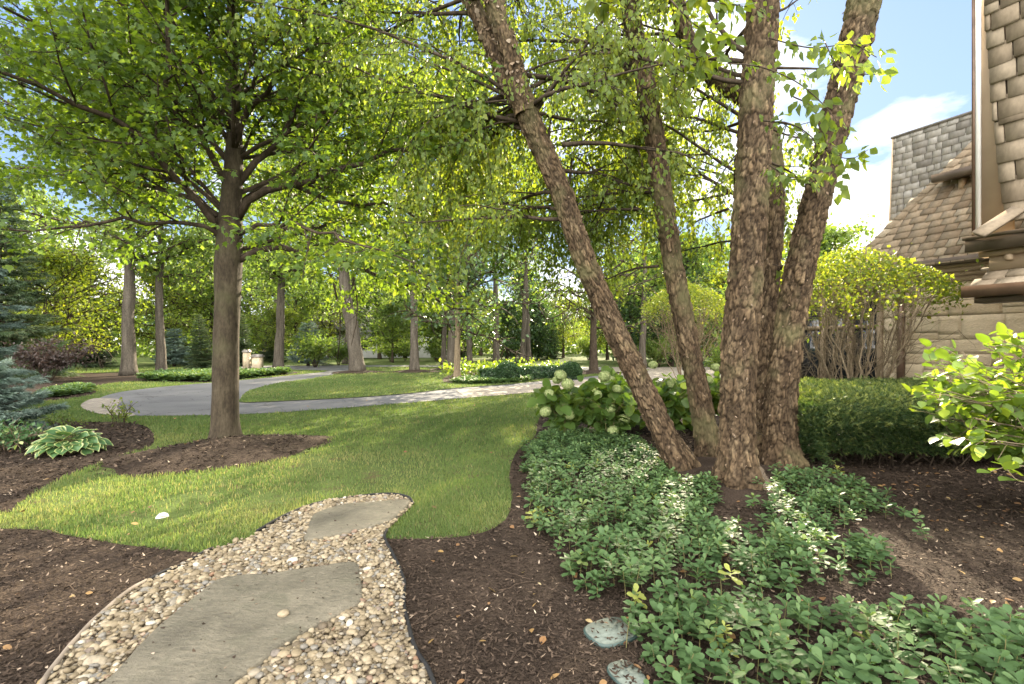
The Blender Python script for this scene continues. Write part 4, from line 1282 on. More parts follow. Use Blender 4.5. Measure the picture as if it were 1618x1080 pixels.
def build_birch():
    root = thing('river_birch', 'multi-stemmed river birch with rough peeling bark standing in the ground cover', 'tree', (2.5, 5.7, 0))
    stems = [  # waypoints (px, py, depth), radii bottom -> top
        ([(1092, 775, 5.9), (1078, 742, 5.95), (1040, 665, 6.0), (1000, 580, 6.0), (958, 490, 6.0), (920, 400, 5.95), (885, 300, 5.9), (850, 220, 5.9), (826, 160, 5.85)],
         [.21, .175, .155, .148, .145, .14, .138, .14, .15], 'leftmost'),
        ([(1122, 735, 6.6), (1116, 690, 6.6), (1102, 610, 6.6), (1085, 530, 6.6), (1066, 430, 6.6), (1050, 330, 6.55), (1038, 240, 6.5), (1020, 130, 6.45), (1000, 40, 6.4), (990, -40, 6.4), (984, -200, 6.3)],
         [.17, .16, .148, .14, .138, .135, .14, .135, .125, .12, .1], ''),
        ([(1168, 800, 5.25), (1166, 765, 5.28), (1165, 690, 5.3), (1166, 600, 5.3), (1172, 500, 5.3), (1182, 390, 5.3), (1190, 280, 5.3), (1196, 150, 5.3), (1204, 40, 5.3), (1210, -60, 5.3), (1222, -220, 5.3)],
         [.235, .215, .205, .2, .195, .19, .19, .185, .18, .17, .15], ''),
        ([(1238, 750, 6.05), (1233, 700, 6.05), (1236, 600, 6.05), (1254, 480, 6.05), (1274, 380, 6.0), (1298, 280, 5.95), (1322, 180, 5.95), (1345, 90, 5.9), (1366, 0, 5.9), (1384, -90, 5.9), (1405, -220, 5.9)],
         [.25, .215, .205, .19, .18, .175, .18, .195, .2, .17, .14], ''),
        ([(1196, 760, 6.7), (1198, 690, 6.7), (1206, 560, 6.7), (1214, 440, 6.75), (1222, 320, 6.8), (1216, 220, 6.9), (1180, 160, 7.0), (1130, 120, 7.0), (1090, 70, 7.1), (1060, -30, 7.1)],
         [.2, .17, .16, .155, .15, .14, .13, .14, .12, .1], ''),
    ]
    paths = []
    for k, (w, rd, lab) in enumerate(stems):
        p = np.array([P(*q) for q in w])
        L = np.linalg.norm(np.diff(p, axis=0), axis=1).sum()
        near = k in (0, 2, 3)
        path = spline(p, int(L / (.013 if near else .018)))
        cum = np.concatenate([[0], np.cumsum(np.linalg.norm(np.diff(p, axis=0), axis=1))])
        rad = np.interp(np.linspace(0, cum[-1], len(path)), cum, rd)
        rad = rad * .8
        v, f, val, nrm, t = bark_surface(path, rad, 110 if near else 80, 3 + k % 3, .12, 11 + k * 7)
        mb = MB(); mb.add(v.reshape(-1, 3), f, val.ravel())
        tr = mb.build('trunk', M['birch_bark'], root)
        # curling flakes of bark lifting off
        fl = MB(); nf = int(L * (45 if near else 25)); r = rng
        ii = r.integers(5, len(path) - 5, nf); jj = r.integers(0, v.shape[1], nf)
        pos = v[ii, jj] + nrm[ii, jj] * .002
        side = np.cross(t[ii], nrm[ii, jj])
        tip = unit(t[ii] * r.choice([-1, 1], nf)[:, None] * .9 + side * r.normal(0, .6, (nf, 1)) + nrm[ii, jj] * r.uniform(.1, .55, (nf, 1)))
        leaves(fl, T_OVAL, pos, tip, nrm[ii, jj] + .3 * r.normal(size=(nf, 3)), r.uniform(.015, .045, nf), np.clip(r.normal(.3, .18, nf), 0, .6), r.uniform(.5, 1.1, nf))
        fl.build('peeling_bark', M['flake'], tr)
        paths.append((path, rad))
    # fork of the leftmost stem
    for w, rd, sd in (([(832, 180, 5.86), (818, 130, 5.85), (803, 70, 5.8), (782, 10, 5.8), (762, -60, 5.75), (742, -180, 5.7)], [.13, .115, .1, .095, .085, .07], 71),
                      ([(832, 170, 5.9), (806, 138, 5.95), (790, 100, 6.0), (768, 50, 6.05), (745, 0, 6.1), (720, -70, 6.15)], [.1, .1, .095, .085, .08, .07], 72)):
        p = np.array([P(*q) for q in w]); path = spline(p, 150)
        cum = np.concatenate([[0], np.cumsum(np.linalg.norm(np.diff(p, axis=0), axis=1))])
        rad = np.interp(np.linspace(0, cum[-1], 150), cum, rd)
        v, f, val, nrm, t = bark_surface(path, rad, 64, 3, -5, sd, .035, .09, .014)
        mb = MB(); mb.add(v.reshape(-1, 3), f, val.ravel()); tr = mb.build('trunk', M['birch_bark'], root)
        fl = MB(); nf = 240; ii = rng.integers(3, 147, nf); jj = rng.integers(0, 64, nf)
        tip = unit(t[ii] * rng.choice([-1, 1], nf)[:, None] + nrm[ii, jj] * rng.uniform(.3, 1, (nf, 1)))
        leaves(fl, T_OVAL, v[ii, jj], tip, nrm[ii, jj], rng.uniform(.03, .07, nf), rng.uniform(.2, .75, nf), rng.uniform(.7, 1.6, nf))
        fl.build('peeling_bark', M['flake'], tr)
        paths.append((path, rad))
    # soil mound at the foot
    wood = MB(); sites = []
    sp = Spec(last=2, n=[3.0, 5.0], f=[.5, .6], lmax=[1.3, .75], u0=[.2, .1], ang=[.8, .7], rnd=[.6, .6], droop=[-.5, -2.2], wob=.14, rf=.5, seg=[6, 4, 3], step=.05)
    def limb(p, d, L, r=.03, up=-.25): branch(wood, sites, walk(p, d, L, 7, up, .1), r, .005, 0, sp)
    # boughs behind and between the stems
    for k in range(76):
        pi = [0, 1, 1, 4, 4, 2, 5, 6][k % 8]
        path, rad = paths[pi]
        zlo = 2.9 if pi in (0, 1, 4) else 3.6
        hi = path[:, 2].max()
        z = rng.uniform(zlo, hi) if hi > zlo else hi
        q = path[np.argmin(np.abs(path[:, 2] - z))]
        az = rng.uniform(math.radians(50), math.radians(185))           # away from the viewer and to the left
        el = rng.uniform(.1, .75)
        d = np.array([math.cos(az) * math.cos(el), math.sin(az) * math.cos(el), math.sin(el)])
        limb(q, d, rng.uniform(1.2, 2.6) if k % 3 else rng.uniform(2.4, 3.8), .028)
    for k in range(5):
        path, rad = paths[[0, 1, 5, 6][k % 4]]
        z = rng.uniform(2.9, 5.0); q = path[np.argmin(np.abs(path[:, 2] - z))]
        az = rng.uniform(math.radians(60), math.radians(125)); el = rng.uniform(.02, .4)
        limb(q, np.array([math.cos(az) * math.cos(el), math.sin(az) * math.cos(el), math.sin(el)]), rng.uniform(2.6, 4.4), .026)
    # the high crown above the frame
    for k in range(46):
        path, rad = paths[k % 7]
        q = path[-1 - int(rng.uniform(0, .25) * len(path))]
        az = rng.uniform(0, 6.28); el = rng.uniform(.1, 1.0)
        if q[0] > 2.6 and math.cos(az) > -.2: continue
        d = np.array([math.cos(az) * math.cos(el), math.sin(az) * math.cos(el), math.sin(el)])
        limb(q + [0, 0, rng.uniform(0, .6)], d, rng.uniform(1.0, 2.4), .03)
    # a long low hanging bough left of the second stem and twigs near the right stem
    for q, d, L in ((P(1010, 330, 6.5), (-.6, .5, .1), 1.6), (P(1045, 300, 6.5), (-.9, .2, .15), 1.5), (P(1040, 420, 6.6), (-.5, .8, .1), 1.2), (P(960, 300, 6.6), (-.2, .8, -.2), 1.3),
                    (P(1200, 300, 6.8), (.3, .9, .1), 1.5), (P(1200, 380, 6.8), (-.5, .9, .2), 1.6), (P(1150, 330, 6.7), (-.1, .9, .1), 1.5),
                    (P(1185, 250, 5.5), (.6, .6, .2), 1.2), (P(1190, 180, 5.5), (.6, .5, .1), 1.1), (P(1190, 110, 5.4), (.8, .2, .2), 1.1), (P(1200, 30, 5.4), (.6, .3, .3), 1.2),
                    (P(1290, 300, 5.9), (-.5, -.5, .2), .7), (P(1310, 240, 5.9), (-.4, -.6, .2), .7), (P(1235, 420, 6.2), (.4, .6, .1), 1.0)):
        limb(np.array(q), d, L, .02, -.35)
    curtain = []
    for k in range(15):                                                   # arching boughs with weeping strands
        path, rad = paths[[0, 1, 0, 1, 4][k % 5]]
        z = rng.uniform(3.6, 5.6); q = path[np.argmin(np.abs(path[:, 2] - z))]
        az = rng.uniform(math.radians(55), math.radians(165)); el = rng.uniform(.2, .6)
        bo = walk(q, (math.cos(az) * math.cos(el), math.sin(az) * math.cos(el), math.sin(el)), rng.uniform(1.0, 2.3), 8, -1.0, .08)
        tube(wood, bo, np.linspace(.016, .005, 9), 5)
        bp = spline(bo, 40)
        for j in range(16):
            p = bp[rng.integers(8, 40)]
            L = min(rng.uniform(.5, 1.7), p[2] - 1.62)
            if L < .25: continue
            st = walk(p, (rng.normal(0, .35), rng.normal(0, .35), -.6), L, 6, -1.2, .1)
            tube(wood, st, np.linspace(.004, .0015, 7), 3, cap=False)
            qs = spline(st, max(4, int(L / .045))); curtain.append(np.hstack([qs, unit(np.gradient(qs, axis=0))]))
    wood.build('branches', M['twig'], root, smooth=True)
    def ok(p):
        px = CX + FPX * p[:, 0] / np.maximum(p[:, 1], .2)
        py = CY - FPX * (p[:, 2] - CAM_H) / np.maximum(p[:, 1], .2)
        return (p[:, 1] > 3.2) & (p[:, 0] / np.maximum(p[:, 1], .2) < .61) & (p[:, 2] > 1.75 + .8 * fbm(p * 1.4, 2))
    crown = MB()
    n = put_leaves(crown, sites, T_BIRCH, 2, .066, .1, 1.3, .2, ok)
    put_leaves(crown, curtain, T_BIRCH, 2, .066, .05, 1.2, .15, lambda p: p[:, 1] > 3, lambda p: np.clip(rng.normal(.52, .17, len(p)), 0, .88))
    crown.build('crown', M['birch'], root)
    # near hanging sprigs with big leaves at the upper right
    sw = MB(); ss = []
    for pts in ([(1150, 100, 4.2), (1200, 105, 4.0), (1260, 130, 3.8), (1310, 175, 3.6), (1340, 220, 3.5)], [(1215, 60, 4.2), (1280, 75, 4.0), (1345, 70, 3.7), (1385, 90, 3.4)],
                [(1300, 60, 3.8), (1330, 110, 3.5), (1390, 118, 3.3)], [(1205, 190, 4.3), (1260, 200, 4.0), (1310, 240, 3.8), (1345, 250, 3.6), (1372, 236, 3.5)],
                [(1250, 150, 4.1), (1290, 180, 3.9), (1325, 300, 3.7)], [(1215, 260, 4.6), (1250, 280, 4.4), (1300, 270, 4.1)],
                [(1040, 50, 3.8), (1090, 90, 3.6), (1130, 80, 3.5)], [(1060, 0, 3.6), (1100, 40, 3.5), (1150, 60, 3.6)], [(1020, 60, 4.0), (1050, 90, 3.9), (1085, 115, 3.8), (1130, 100, 3.8)],
                [(920, -20, 3.4), (955, 5, 3.3), (985, -5, 3.3)], [(1080, -30, 3.2), (1120, 0, 3.2), (1180, 10, 3.3)]):
        c = spline(np.array([P(*q) for q in pts]), 24)
        tube(sw, c, np.linspace(.006, .0025, 24), 4)
        tt = unit(np.gradient(c, axis=0))
        ss.append(np.hstack([c, tt])[2:])
    sw.build('twig', M['twig'], root, smooth=True)
    sc_ = MB(); put_leaves(sc_, ss, T_BIRCH, 3, .085, .08, .9, .25, lambda p: (p[:, 0] / p[:, 1] < .77) & (p[:, 1] > 2.5) & (rng.random(len(p)) < .85))
    sc_.build('sprig_foliage', M['birch'], root)
build_birch()
tm = mound('mulch_mound_ground', np.array([2.6, 5.75, .0]), 1.15, 1.15, .13, M['mulch'], seed=3)

# ------------------------------------------------------------------ pachysandra ground cover
def gz(pts, z=.1): return np.array([G(x, y, z)[:2] for x, y in pts])
PACH = [smooth_poly(gz([(858, 683), (835, 705), (828, 740), (836, 790), (848, 830), (878, 872), (910, 905), (965, 928), (1010, 948), (1060, 955), (1120, 925), (1210, 928), (1290, 905), (1395, 897),
                        (1425, 878), (1385, 850), (1330, 850), (1250, 838), (1180, 838), (1100, 800), (1090, 770), (1060, 745), (1030, 705), (990, 690), (920, 682)])),
        smooth_poly(gz([(1022, 1000), (1040, 968), (1095, 945), (1190, 940), (1260, 958), (1340, 950), (1430, 962), (1520, 970), (1640, 975), (1800, 1000), (1900, 1300), (1120, 1300), (1085, 1110), (1060, 1060)])),
        smooth_poly(gz([(1212, 775), (1240, 752), (1300, 748), (1375, 765), (1398, 790), (1340, 812), (1270, 835), (1225, 835)])),
        smooth_poly(gz([(1395, 790), (1430, 800), (1485, 828), (1440, 838), (1405, 815)])),
        smooth_poly(gz([(1085, 760), (1130, 762), (1130, 800), (1095, 800)]))]
def rosettes(mb, xy, h, size, nl=(8, 11), vb=0.0, tiers=2):
    """whorls of leaves on short stems"""
    n = len(xy)
    cnt = rng.integers(nl[0], nl[1], n)
    idx = np.repeat(np.arange(n), cnt)
    k = np.concatenate([np.arange(c) for c in cnt])
    m = len(idx)
    az = k * 2.399963 + np.repeat(rng.uniform(0, 6.28, n), cnt)
    up = np.interp(k, [0, 3, 8], [.75, .25, -.05]) + rng.normal(0, .18, m)
    tilt = np.repeat(rng.normal(0, .22, (n, 2)), cnt, axis=0)
    tip = np.stack([np.cos(az) * np.cos(up) + tilt[:, 0], np.sin(az) * np.cos(up) + tilt[:, 1] - .12, np.sin(up)], 1)
    pos = np.column_stack([xy[idx], np.repeat(h, cnt) - k * .0055])
    nr = np.stack([-np.cos(az) * np.sin(up) * .8 + tilt[:, 0], -np.sin(az) * np.sin(up) * .8 + tilt[:, 1], np.cos(up) + .4], 1) + rng.normal(0, .18, (m, 3))
    sz = np.repeat(size, cnt) * np.interp(k, [0, 2, 8], [.6, .95, 1.1]) * rng.uniform(.8, 1.15, m)
    base = np.repeat(np.clip(rng.normal(.45 + vb, .16, n), 0, 1), cnt)
    yl = np.repeat(rng.random(n) < .012, cnt)
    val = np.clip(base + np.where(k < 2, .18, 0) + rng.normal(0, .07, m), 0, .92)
    val[yl] = .97
    leaves(mb, T_PACHY, pos, tip, nr, sz, val)
def pachysandra():
    mb = MB(); st = MB()
    for q, poly in enumerate(PACH):
        lo, hi = poly.min(0), poly.max(0)
        lo = np.maximum(lo, [-1, 1.7]); hi = np.minimum(hi, [5.2, 8.9])
        area = np.prod(hi - lo)
        xy = rng.uniform(lo, hi, (int(area * 190), 2))
        ins = inside(poly, xy)
        d = edge_dist(poly, xy)
        dens = fbm(np.column_stack([xy * 2.6, 0 * xy[:, 0] + q]), 3)
        thin = .0 if q == 1 else .5 * np.clip((xy[:, 0] - 1.8) / 1.2, 0, 1)       # sparser towards the bare soil on the right
        keep = ins & (rng.random(len(xy)) < np.clip(1.1 - np.clip((.5 - dens) * 5, 0, 1) * (.25 + thin) - (d < .05) * .35 - thin * .25, .04, 1))
        out = ~ins & (d < .13) & (rng.random(len(xy)) < .1)
        xy = np.vstack([xy[keep], xy[out]]); d = np.concatenate([d[keep], d[out]])
        # spaced a little apart
        g = np.round(xy / .054).astype(int); _, u = np.unique(g, axis=0, return_index=True); xy = xy[u]; d = d[u]
        far = xy[:, 1] > 5
        h = (.085 + .09 * np.clip(d / .18, 0, 1) * (1 if q in (0, 1) else .7)) * rng.uniform(.7, 1.3, len(xy))
        hm = .13 * (1 - np.clip(np.hypot(xy[:, 0] - 2.6, xy[:, 1] - 5.75) / 1.15, 0, 1) ** 1.3)
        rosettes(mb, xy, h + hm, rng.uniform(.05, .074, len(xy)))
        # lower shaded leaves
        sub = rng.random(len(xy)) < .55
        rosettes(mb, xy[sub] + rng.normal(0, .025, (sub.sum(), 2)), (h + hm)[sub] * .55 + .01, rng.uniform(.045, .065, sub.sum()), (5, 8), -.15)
        for (x, y), z, z0 in zip(xy[::2], (h + hm)[::2], hm[::2]):
            if y < 5.5:
                a = rng.normal(0, .025, 2)
                tube(st, [(x + a[0], y + a[1], z0), (x + a[0] * .6, y + a[1] * .5, (z0 + z) * .5), (x, y, z)], .0024, 3, cap=False)
    o = tag(mb.build('ground_cover', M['pachy']), 'glossy dark green pachysandra ground cover round the birch and in front', 'ground cover', kind='stuff')
    tag(st.build('ground_cover_stems', M['stem']), 'pale stems under the pachysandra leaves', 'ground cover', kind='stuff')
pachysandra()
def ivy_strip(poly, n, h, label, mat='pachy', size=.09):
    lo, hi = poly.min(0), poly.max(0)
    xy = rng.uniform(lo, hi, (n, 2)); xy = xy[inside(poly, xy)]
    mb = MB(); rosettes(mb, xy, h * rng.uniform(.4, 1.2, len(xy)), np.full(len(xy), size), (6, 9))
    return tag(mb.build('ground_cover', M[mat]), label, 'ground cover', kind='stuff')
ivy_strip(gw([(55, 631), (75, 622), (120, 613), (150, 616), (137, 621), (100, 627)]), 2600, .16, 'patch of low green ground cover in the far left mulch bed', size=.13)
ivy_strip(gw([(217, 602), (260, 594), (330, 592), (400, 593), (455, 589), (460, 591), (400, 597), (330, 603), (260, 603)]), 5200, .25, 'low green ground cover along the far edge of the driveway', size=.17)
ivy_strip(gw([(712, 606), (740, 600), (800, 601), (840, 600), (835, 604), (790, 607), (740, 608)]), 1600, .16, 'low ground cover in front of the clipped hedge on the island', size=.14)

# ------------------------------------------------------------------ hostas, hydrangeas, roses, viburnum, hedge
def build_hosta():
    c = G(110, 716); c[2] = .0
    root = thing('hosta', 'clump of variegated hosta with cream edged leaves in the left mulch bed', 'plant', c)
    # template: broad leaf with a cream margin
    nu, nv = 7, 7
    vs = []; va = []
    for i in range(nv):
        y = i / (nv - 1); w = .5 * math.sin(math.pi * (y * .86 + .12)) ** .8 * (1 - y ** 4 * .75)
        for j in range(nu):
            s = j / (nu - 1) * 2 - 1
            vs.append((s * w, y, .09 * abs(s) - .28 * y * y + .012 * math.sin(j * 3.1)))
            va.append(.35 + .1 * (j % 2) if abs(s) < .72 and y < .9 else 1.0 - .1 * (i % 2))
    i, j = np.meshgrid(np.arange(nv - 1), np.arange(nu - 1), indexing='ij')
    f = np.stack([i * nu + j, i * nu + j + 1, (i + 1) * nu + j + 1, (i + 1) * nu + j], -1).reshape(-1, 4)
    T = (np.array(vs), [f]); va = np.array(va)
    mb = MB(); st = MB(); n = 85
    for k in range(n):
        a = k * 2.39996; r = .34 * math.sqrt((k + .5) / n)
        el = np.interp(r, [0, .34], [.85, -.35]) + rng.normal(0, .15)
        p = c + [r * math.cos(a) * .95, r * math.sin(a) * .8, np.interp(r, [0, .34], [.3, .12]) + rng.normal(0, .02)]
        tip = np.array([[math.cos(a) * math.cos(el), math.sin(a) * math.cos(el), math.sin(el)]])
        nr = np.array([[math.cos(a) * .5, math.sin(a) * .5 - .25, 1.]]) + rng.normal(0, .15, (1, 3))
        one = MB(); leaves(one, T, p[None], tip, nr, np.array([rng.uniform(.15, .21)]), .5)
        mb.add(one.v[0], one.f, np.clip(va + rng.normal(0, .06), 0, 1))
        tube(st, [c + [r * .3 * math.cos(a), r * .3 * math.sin(a), 0], (c + p) / 2 + [0, 0, .04], p], .005, 4, cap=False)
    st.build('stem', M['stem'], root); mb.build('foliage', M['hosta'], root, smooth=True)
build_hosta()

def bush(name, label, cat, c, stems, height, radius, tmpl, mat, size, per, group=None, flat=.5, droop=.1, lean=(0, 0), step=.05, woodmat='tan_bark', base_r=.08, up=.5, twig=.5, leafstart=.35):
    root = thing(name, label, cat, c, group)
    wood = MB(); ss = []
    for k in range(stems):
        a = k * 2.39996 + rng.normal(0, .3); rr = math.sqrt(rng.uniform(.02, 1))
        e = np.array(c) + [rr * radius * math.cos(a) + lean[0], rr * radius * math.sin(a) + lean[1], height * rng.uniform(.7, 1) * (1 - .3 * rr * rr)]
        b = np.array(c) + [base_r * math.cos(a), base_r * math.sin(a), 0]
        mid = (b + e) / 2 + [0, 0, height * .12] - np.array([math.cos(a), math.sin(a), 0]) * radius * rr * .12
        p = spline([b, mid, e], 9)
        tube(wood, p, np.linspace(.009, .004, 9), 4)
        t = unit(np.gradient(p, axis=0))
        k0 = int(9 * leafstart)
        for u in range(k0, 9):
            d = unit(t[u] * .5 + rng.normal(0, .8, 3) + [0, 0, up * .5])
            q = walk(p[u], d, twig * rng.uniform(.3, 1) * radius, 4, .1, .15)
            tube(wood, q, np.linspace(.004, .002, 5), 3, cap=False)
            qs = spline(q, max(3, int(twig * radius / step))); ss.append(np.hstack([qs, unit(np.gradient(qs, axis=0))]))
    wood.build('stem', M[woodmat], root)
    fo = MB(); put_leaves(fo, ss, tmpl, per, size, size * .4, droop, flat)
    fo.build('foliage', M[mat], root)
    return root

# flower head shared by the hydrangeas
def floret_head():
    mb = MB(); n = 190
    k = np.arange(n); z = 1 - 2 * (k + .5) / n; a = k * 2.399963
    d = np.stack([np.sqrt(1 - z * z) * np.cos(a), np.sqrt(1 - z * z) * np.sin(a), z], 1)
    p = d * [.082, .082, .066] * rng.uniform(.9, 1.08, (n, 1))
    for s in range(4):
        tg = unit(np.cross(d, rng.normal(size=(n, 3))))
        leaves(mb, T_ROUND, p, tg + d * .25, d, rng.uniform(.014, .021, n), np.clip(rng.normal(.5, .2, n), 0, 1))
    # green core so the head is solid
    bm_v = T_PEB[0][0] / np.abs(T_PEB[0][0]).max(0) * [.07, .07, .055]
    mb.add(bm_v, T_PEB[0][1], .1)
    return mb
HYD = [((893, 690), 8.1, .9, .48, 'leftmost hydrangea bush at the lawn edge with pale green flower heads'),
       ((962, 690), 7.9, .92, .5, 'hydrangea bush with green heads just left of the leaning birch stem'),
       ((1052, 660), 8.4, .98, .5, 'hydrangea bush seen between the two left birch stems'),
       ((1105, 660), 8.9, 1.05, .5, 'hydrangea bush behind the second birch stem beside the hedge'),
       ((985, 650), 9.3, 1.0, .5, 'hydrangea bush at the back of the bed facing the driveway')]
HEADS = [[(886, 592), (897, 606), (868, 621), (880, 600), (862, 650), (900, 655)], [(975, 614), (992, 641), (986, 662), (969, 680), (955, 594), (945, 622), (965, 645)],
         [(1032, 576), (1024, 660), (1062, 606), (1040, 640)], [(1131, 580), (1084, 651), (1120, 600), (1096, 620)], [(1000, 600), (930, 615), (965, 600)]]
head0 = None
for (pp, dep, hh, rad_, lab), hd in zip(HYD, HEADS):
    c = np.array([(pp[0] - CX) / FPX * dep, dep, 0.0])
    b = bush('hydrangea_bush', lab, 'shrub', c, 22, hh, rad_, T_ROUND, 'hydrangea', .165, 1, 'hydrangea bushes in the bed behind the birch', .55, .25, step=.075, woodmat='stem', leafstart=.3, twig=.55)
    for x, y in hd:
        if head0 is None:
            ORG[b.name] = c
            ho = floret_head().build('flower_head', M['floret'], None)
            ho.parent = b; head0 = ho
        else:
            ho = head0.copy(); COL.objects.link(ho); ho.parent = b
        y_ = dep - rad_ * rng.uniform(.3, .9)
        ho.location = tuple(P(x, y, y_) - c)
        ho.rotation_euler = (rng.uniform(-.5, .5), rng.uniform(-.5, .5), rng.uniform(0, 6))
        s = rng.uniform(.8, 1.2) * .98; ho.scale = (s, s, s)

bush('rose_bush', 'small sparse rose bush at the back tip of the hosta bed', 'shrub', G(188, 676), 9, .5, .35, T_OVAL, 'green', .055, 1, 'rose bushes in the hosta bed', step=.07, twig=.6, woodmat='twig')
bush('rose_bush', 'lower ragged rose bush behind the hosta', 'shrub', G(95, 684), 7, .3, .35, T_OVAL, 'green', .05, 1, 'rose bushes in the hosta bed', step=.08, twig=.6, woodmat='twig')
bush('variegated_shrub', 'low cream and green shrub at the left frame edge under the spruce', 'shrub', G(10, 712), 22, .35, .5, T_OVAL, 'hosta', .06, 1, step=.05, twig=.5)

# sunlit viburnum at the right
def build_viburnum():
    c = np.array([5.0, 4.1, 0])
    root = thing('viburnum_shrub', 'sunlit lime green viburnum reaching in from the right in front of the hedge', 'shrub', c)
    wood = MB(); ss = []
    for k in range(165):
        px_ = rng.uniform(1470, 1760); y_ = rng.uniform(3.5, 4.8)
        top = np.interp(px_, [1470, 1500, 1540, 1600, 1700], [600, 575, 560, 545, 520]); bot = np.interp(px_, [1470, 1500, 1560, 1640, 1800], [630, 690, 710, 700, 740])
        e = P(px_, rng.uniform(top, bot), y_)
        b = c + rng.normal(0, .08, 3) * [1, 1, 0]
        mid = np.array([b[0] * .55 + e[0] * .45, b[1] * .55 + e[1] * .45, max(e[2] * .75, .4)])
        p = spline([b, mid, e], 10)
        tube(wood, p, np.linspace(.012, .003, 10), 5)
        for u in (5, 6, 7, 8, 9):
            t = unit(p[u] - p[u - 1])
            q = walk(p[u], unit(t + rng.normal(0, .7, 3)), rng.uniform(.08, .24), 3, .15, .1)
            tube(wood, q, .0025, 3, cap=False)
            qs = spline(q, 4); ss.append(np.hstack([qs, unit(np.gradient(qs, axis=0))]))
    for pts in ([(1560, 600, 3.9), (1510, 560, 3.9), (1478, 545, 3.9)], [(1600, 590, 3.9), (1580, 560, 3.9), (1566, 548, 3.9), (1590, 545, 3.9)], [(1560, 590, 3.9), (1530, 565, 3.8), (1520, 555, 3.8)],
                [(1640, 740, 3.4), (1600, 735, 3.4), (1565, 745, 3.4)], [(1640, 760, 3.3), (1610, 760, 3.3), (1590, 740, 3.3)], [(1540, 610, 3.9), (1490, 600, 3.9), (1462, 592, 3.9)]):
        q = spline(np.array([P(*z) for z in pts]), 7); tube(wood, q, .003, 4)
        ss.append(np.hstack([q, unit(np.gradient(q, axis=0))])[2:])
    q = spline(np.array([P(1532, 640, 3.9), P(1575, 668, 3.9), P(1630, 705, 3.9), c + [0, 0, .5]]), 10); tube(wood, q, np.linspace(.008, .013, 10), 6)
    wood.build('branches', M['tan_bark'], root)
    fo = MB(); put_leaves(fo, ss, T_ROUND, 1, .085, .045, .2, .75)
    fo.build('foliage', M['lime'], root)
build_viburnum()

# clipped yew hedge
def build_hedge():
    root = thing('yew_hedge', 'wide dark green yew hedge between the birch and the house wall', 'hedge', (4.9, 6.6, 0))
    x0, x1, yf, yb = 3.35, 6.6, 5.75, 8.3
    def topz(x, y):
        e = np.minimum.reduce([x - x0, x1 - x, (y - yf) * 1.2, yb - y])
        r = np.clip(e / .45, 0, 1)
        return .58 + .3 * np.sqrt(1 - (1 - r) ** 2) + .06 * np.clip((y - yf) / 2, 0, 1) + .09 * (fbm(np.stack([x * 2.2, y * 2.2, 0 * x], 1), 3) - .45)
    n = 17000
    x = rng.uniform(x0, x1, n); y = yf + (yb - yf) * rng.random(n) ** 1.25
    z = topz(x, y) - np.abs(rng.normal(0, .035, n))
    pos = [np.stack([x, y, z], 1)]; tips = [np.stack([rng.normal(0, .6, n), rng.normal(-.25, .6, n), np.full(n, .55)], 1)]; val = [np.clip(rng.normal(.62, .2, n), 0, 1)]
    n = 9000                                                   # front face, bulging over its foot
    x = rng.uniform(x0, x1, n); zz = .74 - .55 * rng.random(n) ** 1.5
    bul = .16 * (fbm(np.stack([x * 2.5, zz * 3, 0 * x], 1), 3) - .45)
    y = yf + .05 + .9 * np.clip(.62 - zz, 0, 1) ** 1.2 + bul + np.abs(rng.normal(0, .06, n))
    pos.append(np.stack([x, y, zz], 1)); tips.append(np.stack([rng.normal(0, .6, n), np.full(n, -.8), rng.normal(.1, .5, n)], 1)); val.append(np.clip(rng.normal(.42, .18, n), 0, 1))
    n = 5000                                                   # left end
    y = rng.uniform(yf, yb, n); zz = .8 - .65 * rng.random(n) ** 1.4
    x = x0 + .1 + .5 * np.clip(.5 - zz, 0, 1) + np.abs(rng.normal(0, .07, n))
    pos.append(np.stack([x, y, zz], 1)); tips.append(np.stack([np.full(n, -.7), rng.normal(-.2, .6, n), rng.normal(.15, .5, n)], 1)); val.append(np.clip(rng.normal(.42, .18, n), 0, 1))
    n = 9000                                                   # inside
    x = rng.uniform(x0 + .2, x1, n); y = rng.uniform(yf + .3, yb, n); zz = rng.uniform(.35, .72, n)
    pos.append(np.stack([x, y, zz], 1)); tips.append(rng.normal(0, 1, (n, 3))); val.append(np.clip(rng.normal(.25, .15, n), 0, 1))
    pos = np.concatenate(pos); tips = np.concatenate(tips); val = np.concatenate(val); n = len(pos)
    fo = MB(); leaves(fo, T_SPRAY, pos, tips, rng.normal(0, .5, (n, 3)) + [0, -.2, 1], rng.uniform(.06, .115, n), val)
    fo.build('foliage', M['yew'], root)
    st = MB()
    for k in range(130):
        x = rng.uniform(x0 + .2, x1 - .1); y = rng.uniform(yf + .45, yf + 1.6)
        e = np.array([x + rng.normal(0, .35), y - rng.uniform(0, .5), rng.uniform(.45, .72)])
        q = spline([np.array([x, y, 0]), (np.array([x, y, 0]) + e) / 2 + rng.normal(0, .06, 3), e], 7)
        tube(st, q, np.linspace(.012, .004, 7), 4)
    st.build('branches', M['twig'], root)
build_hedge()

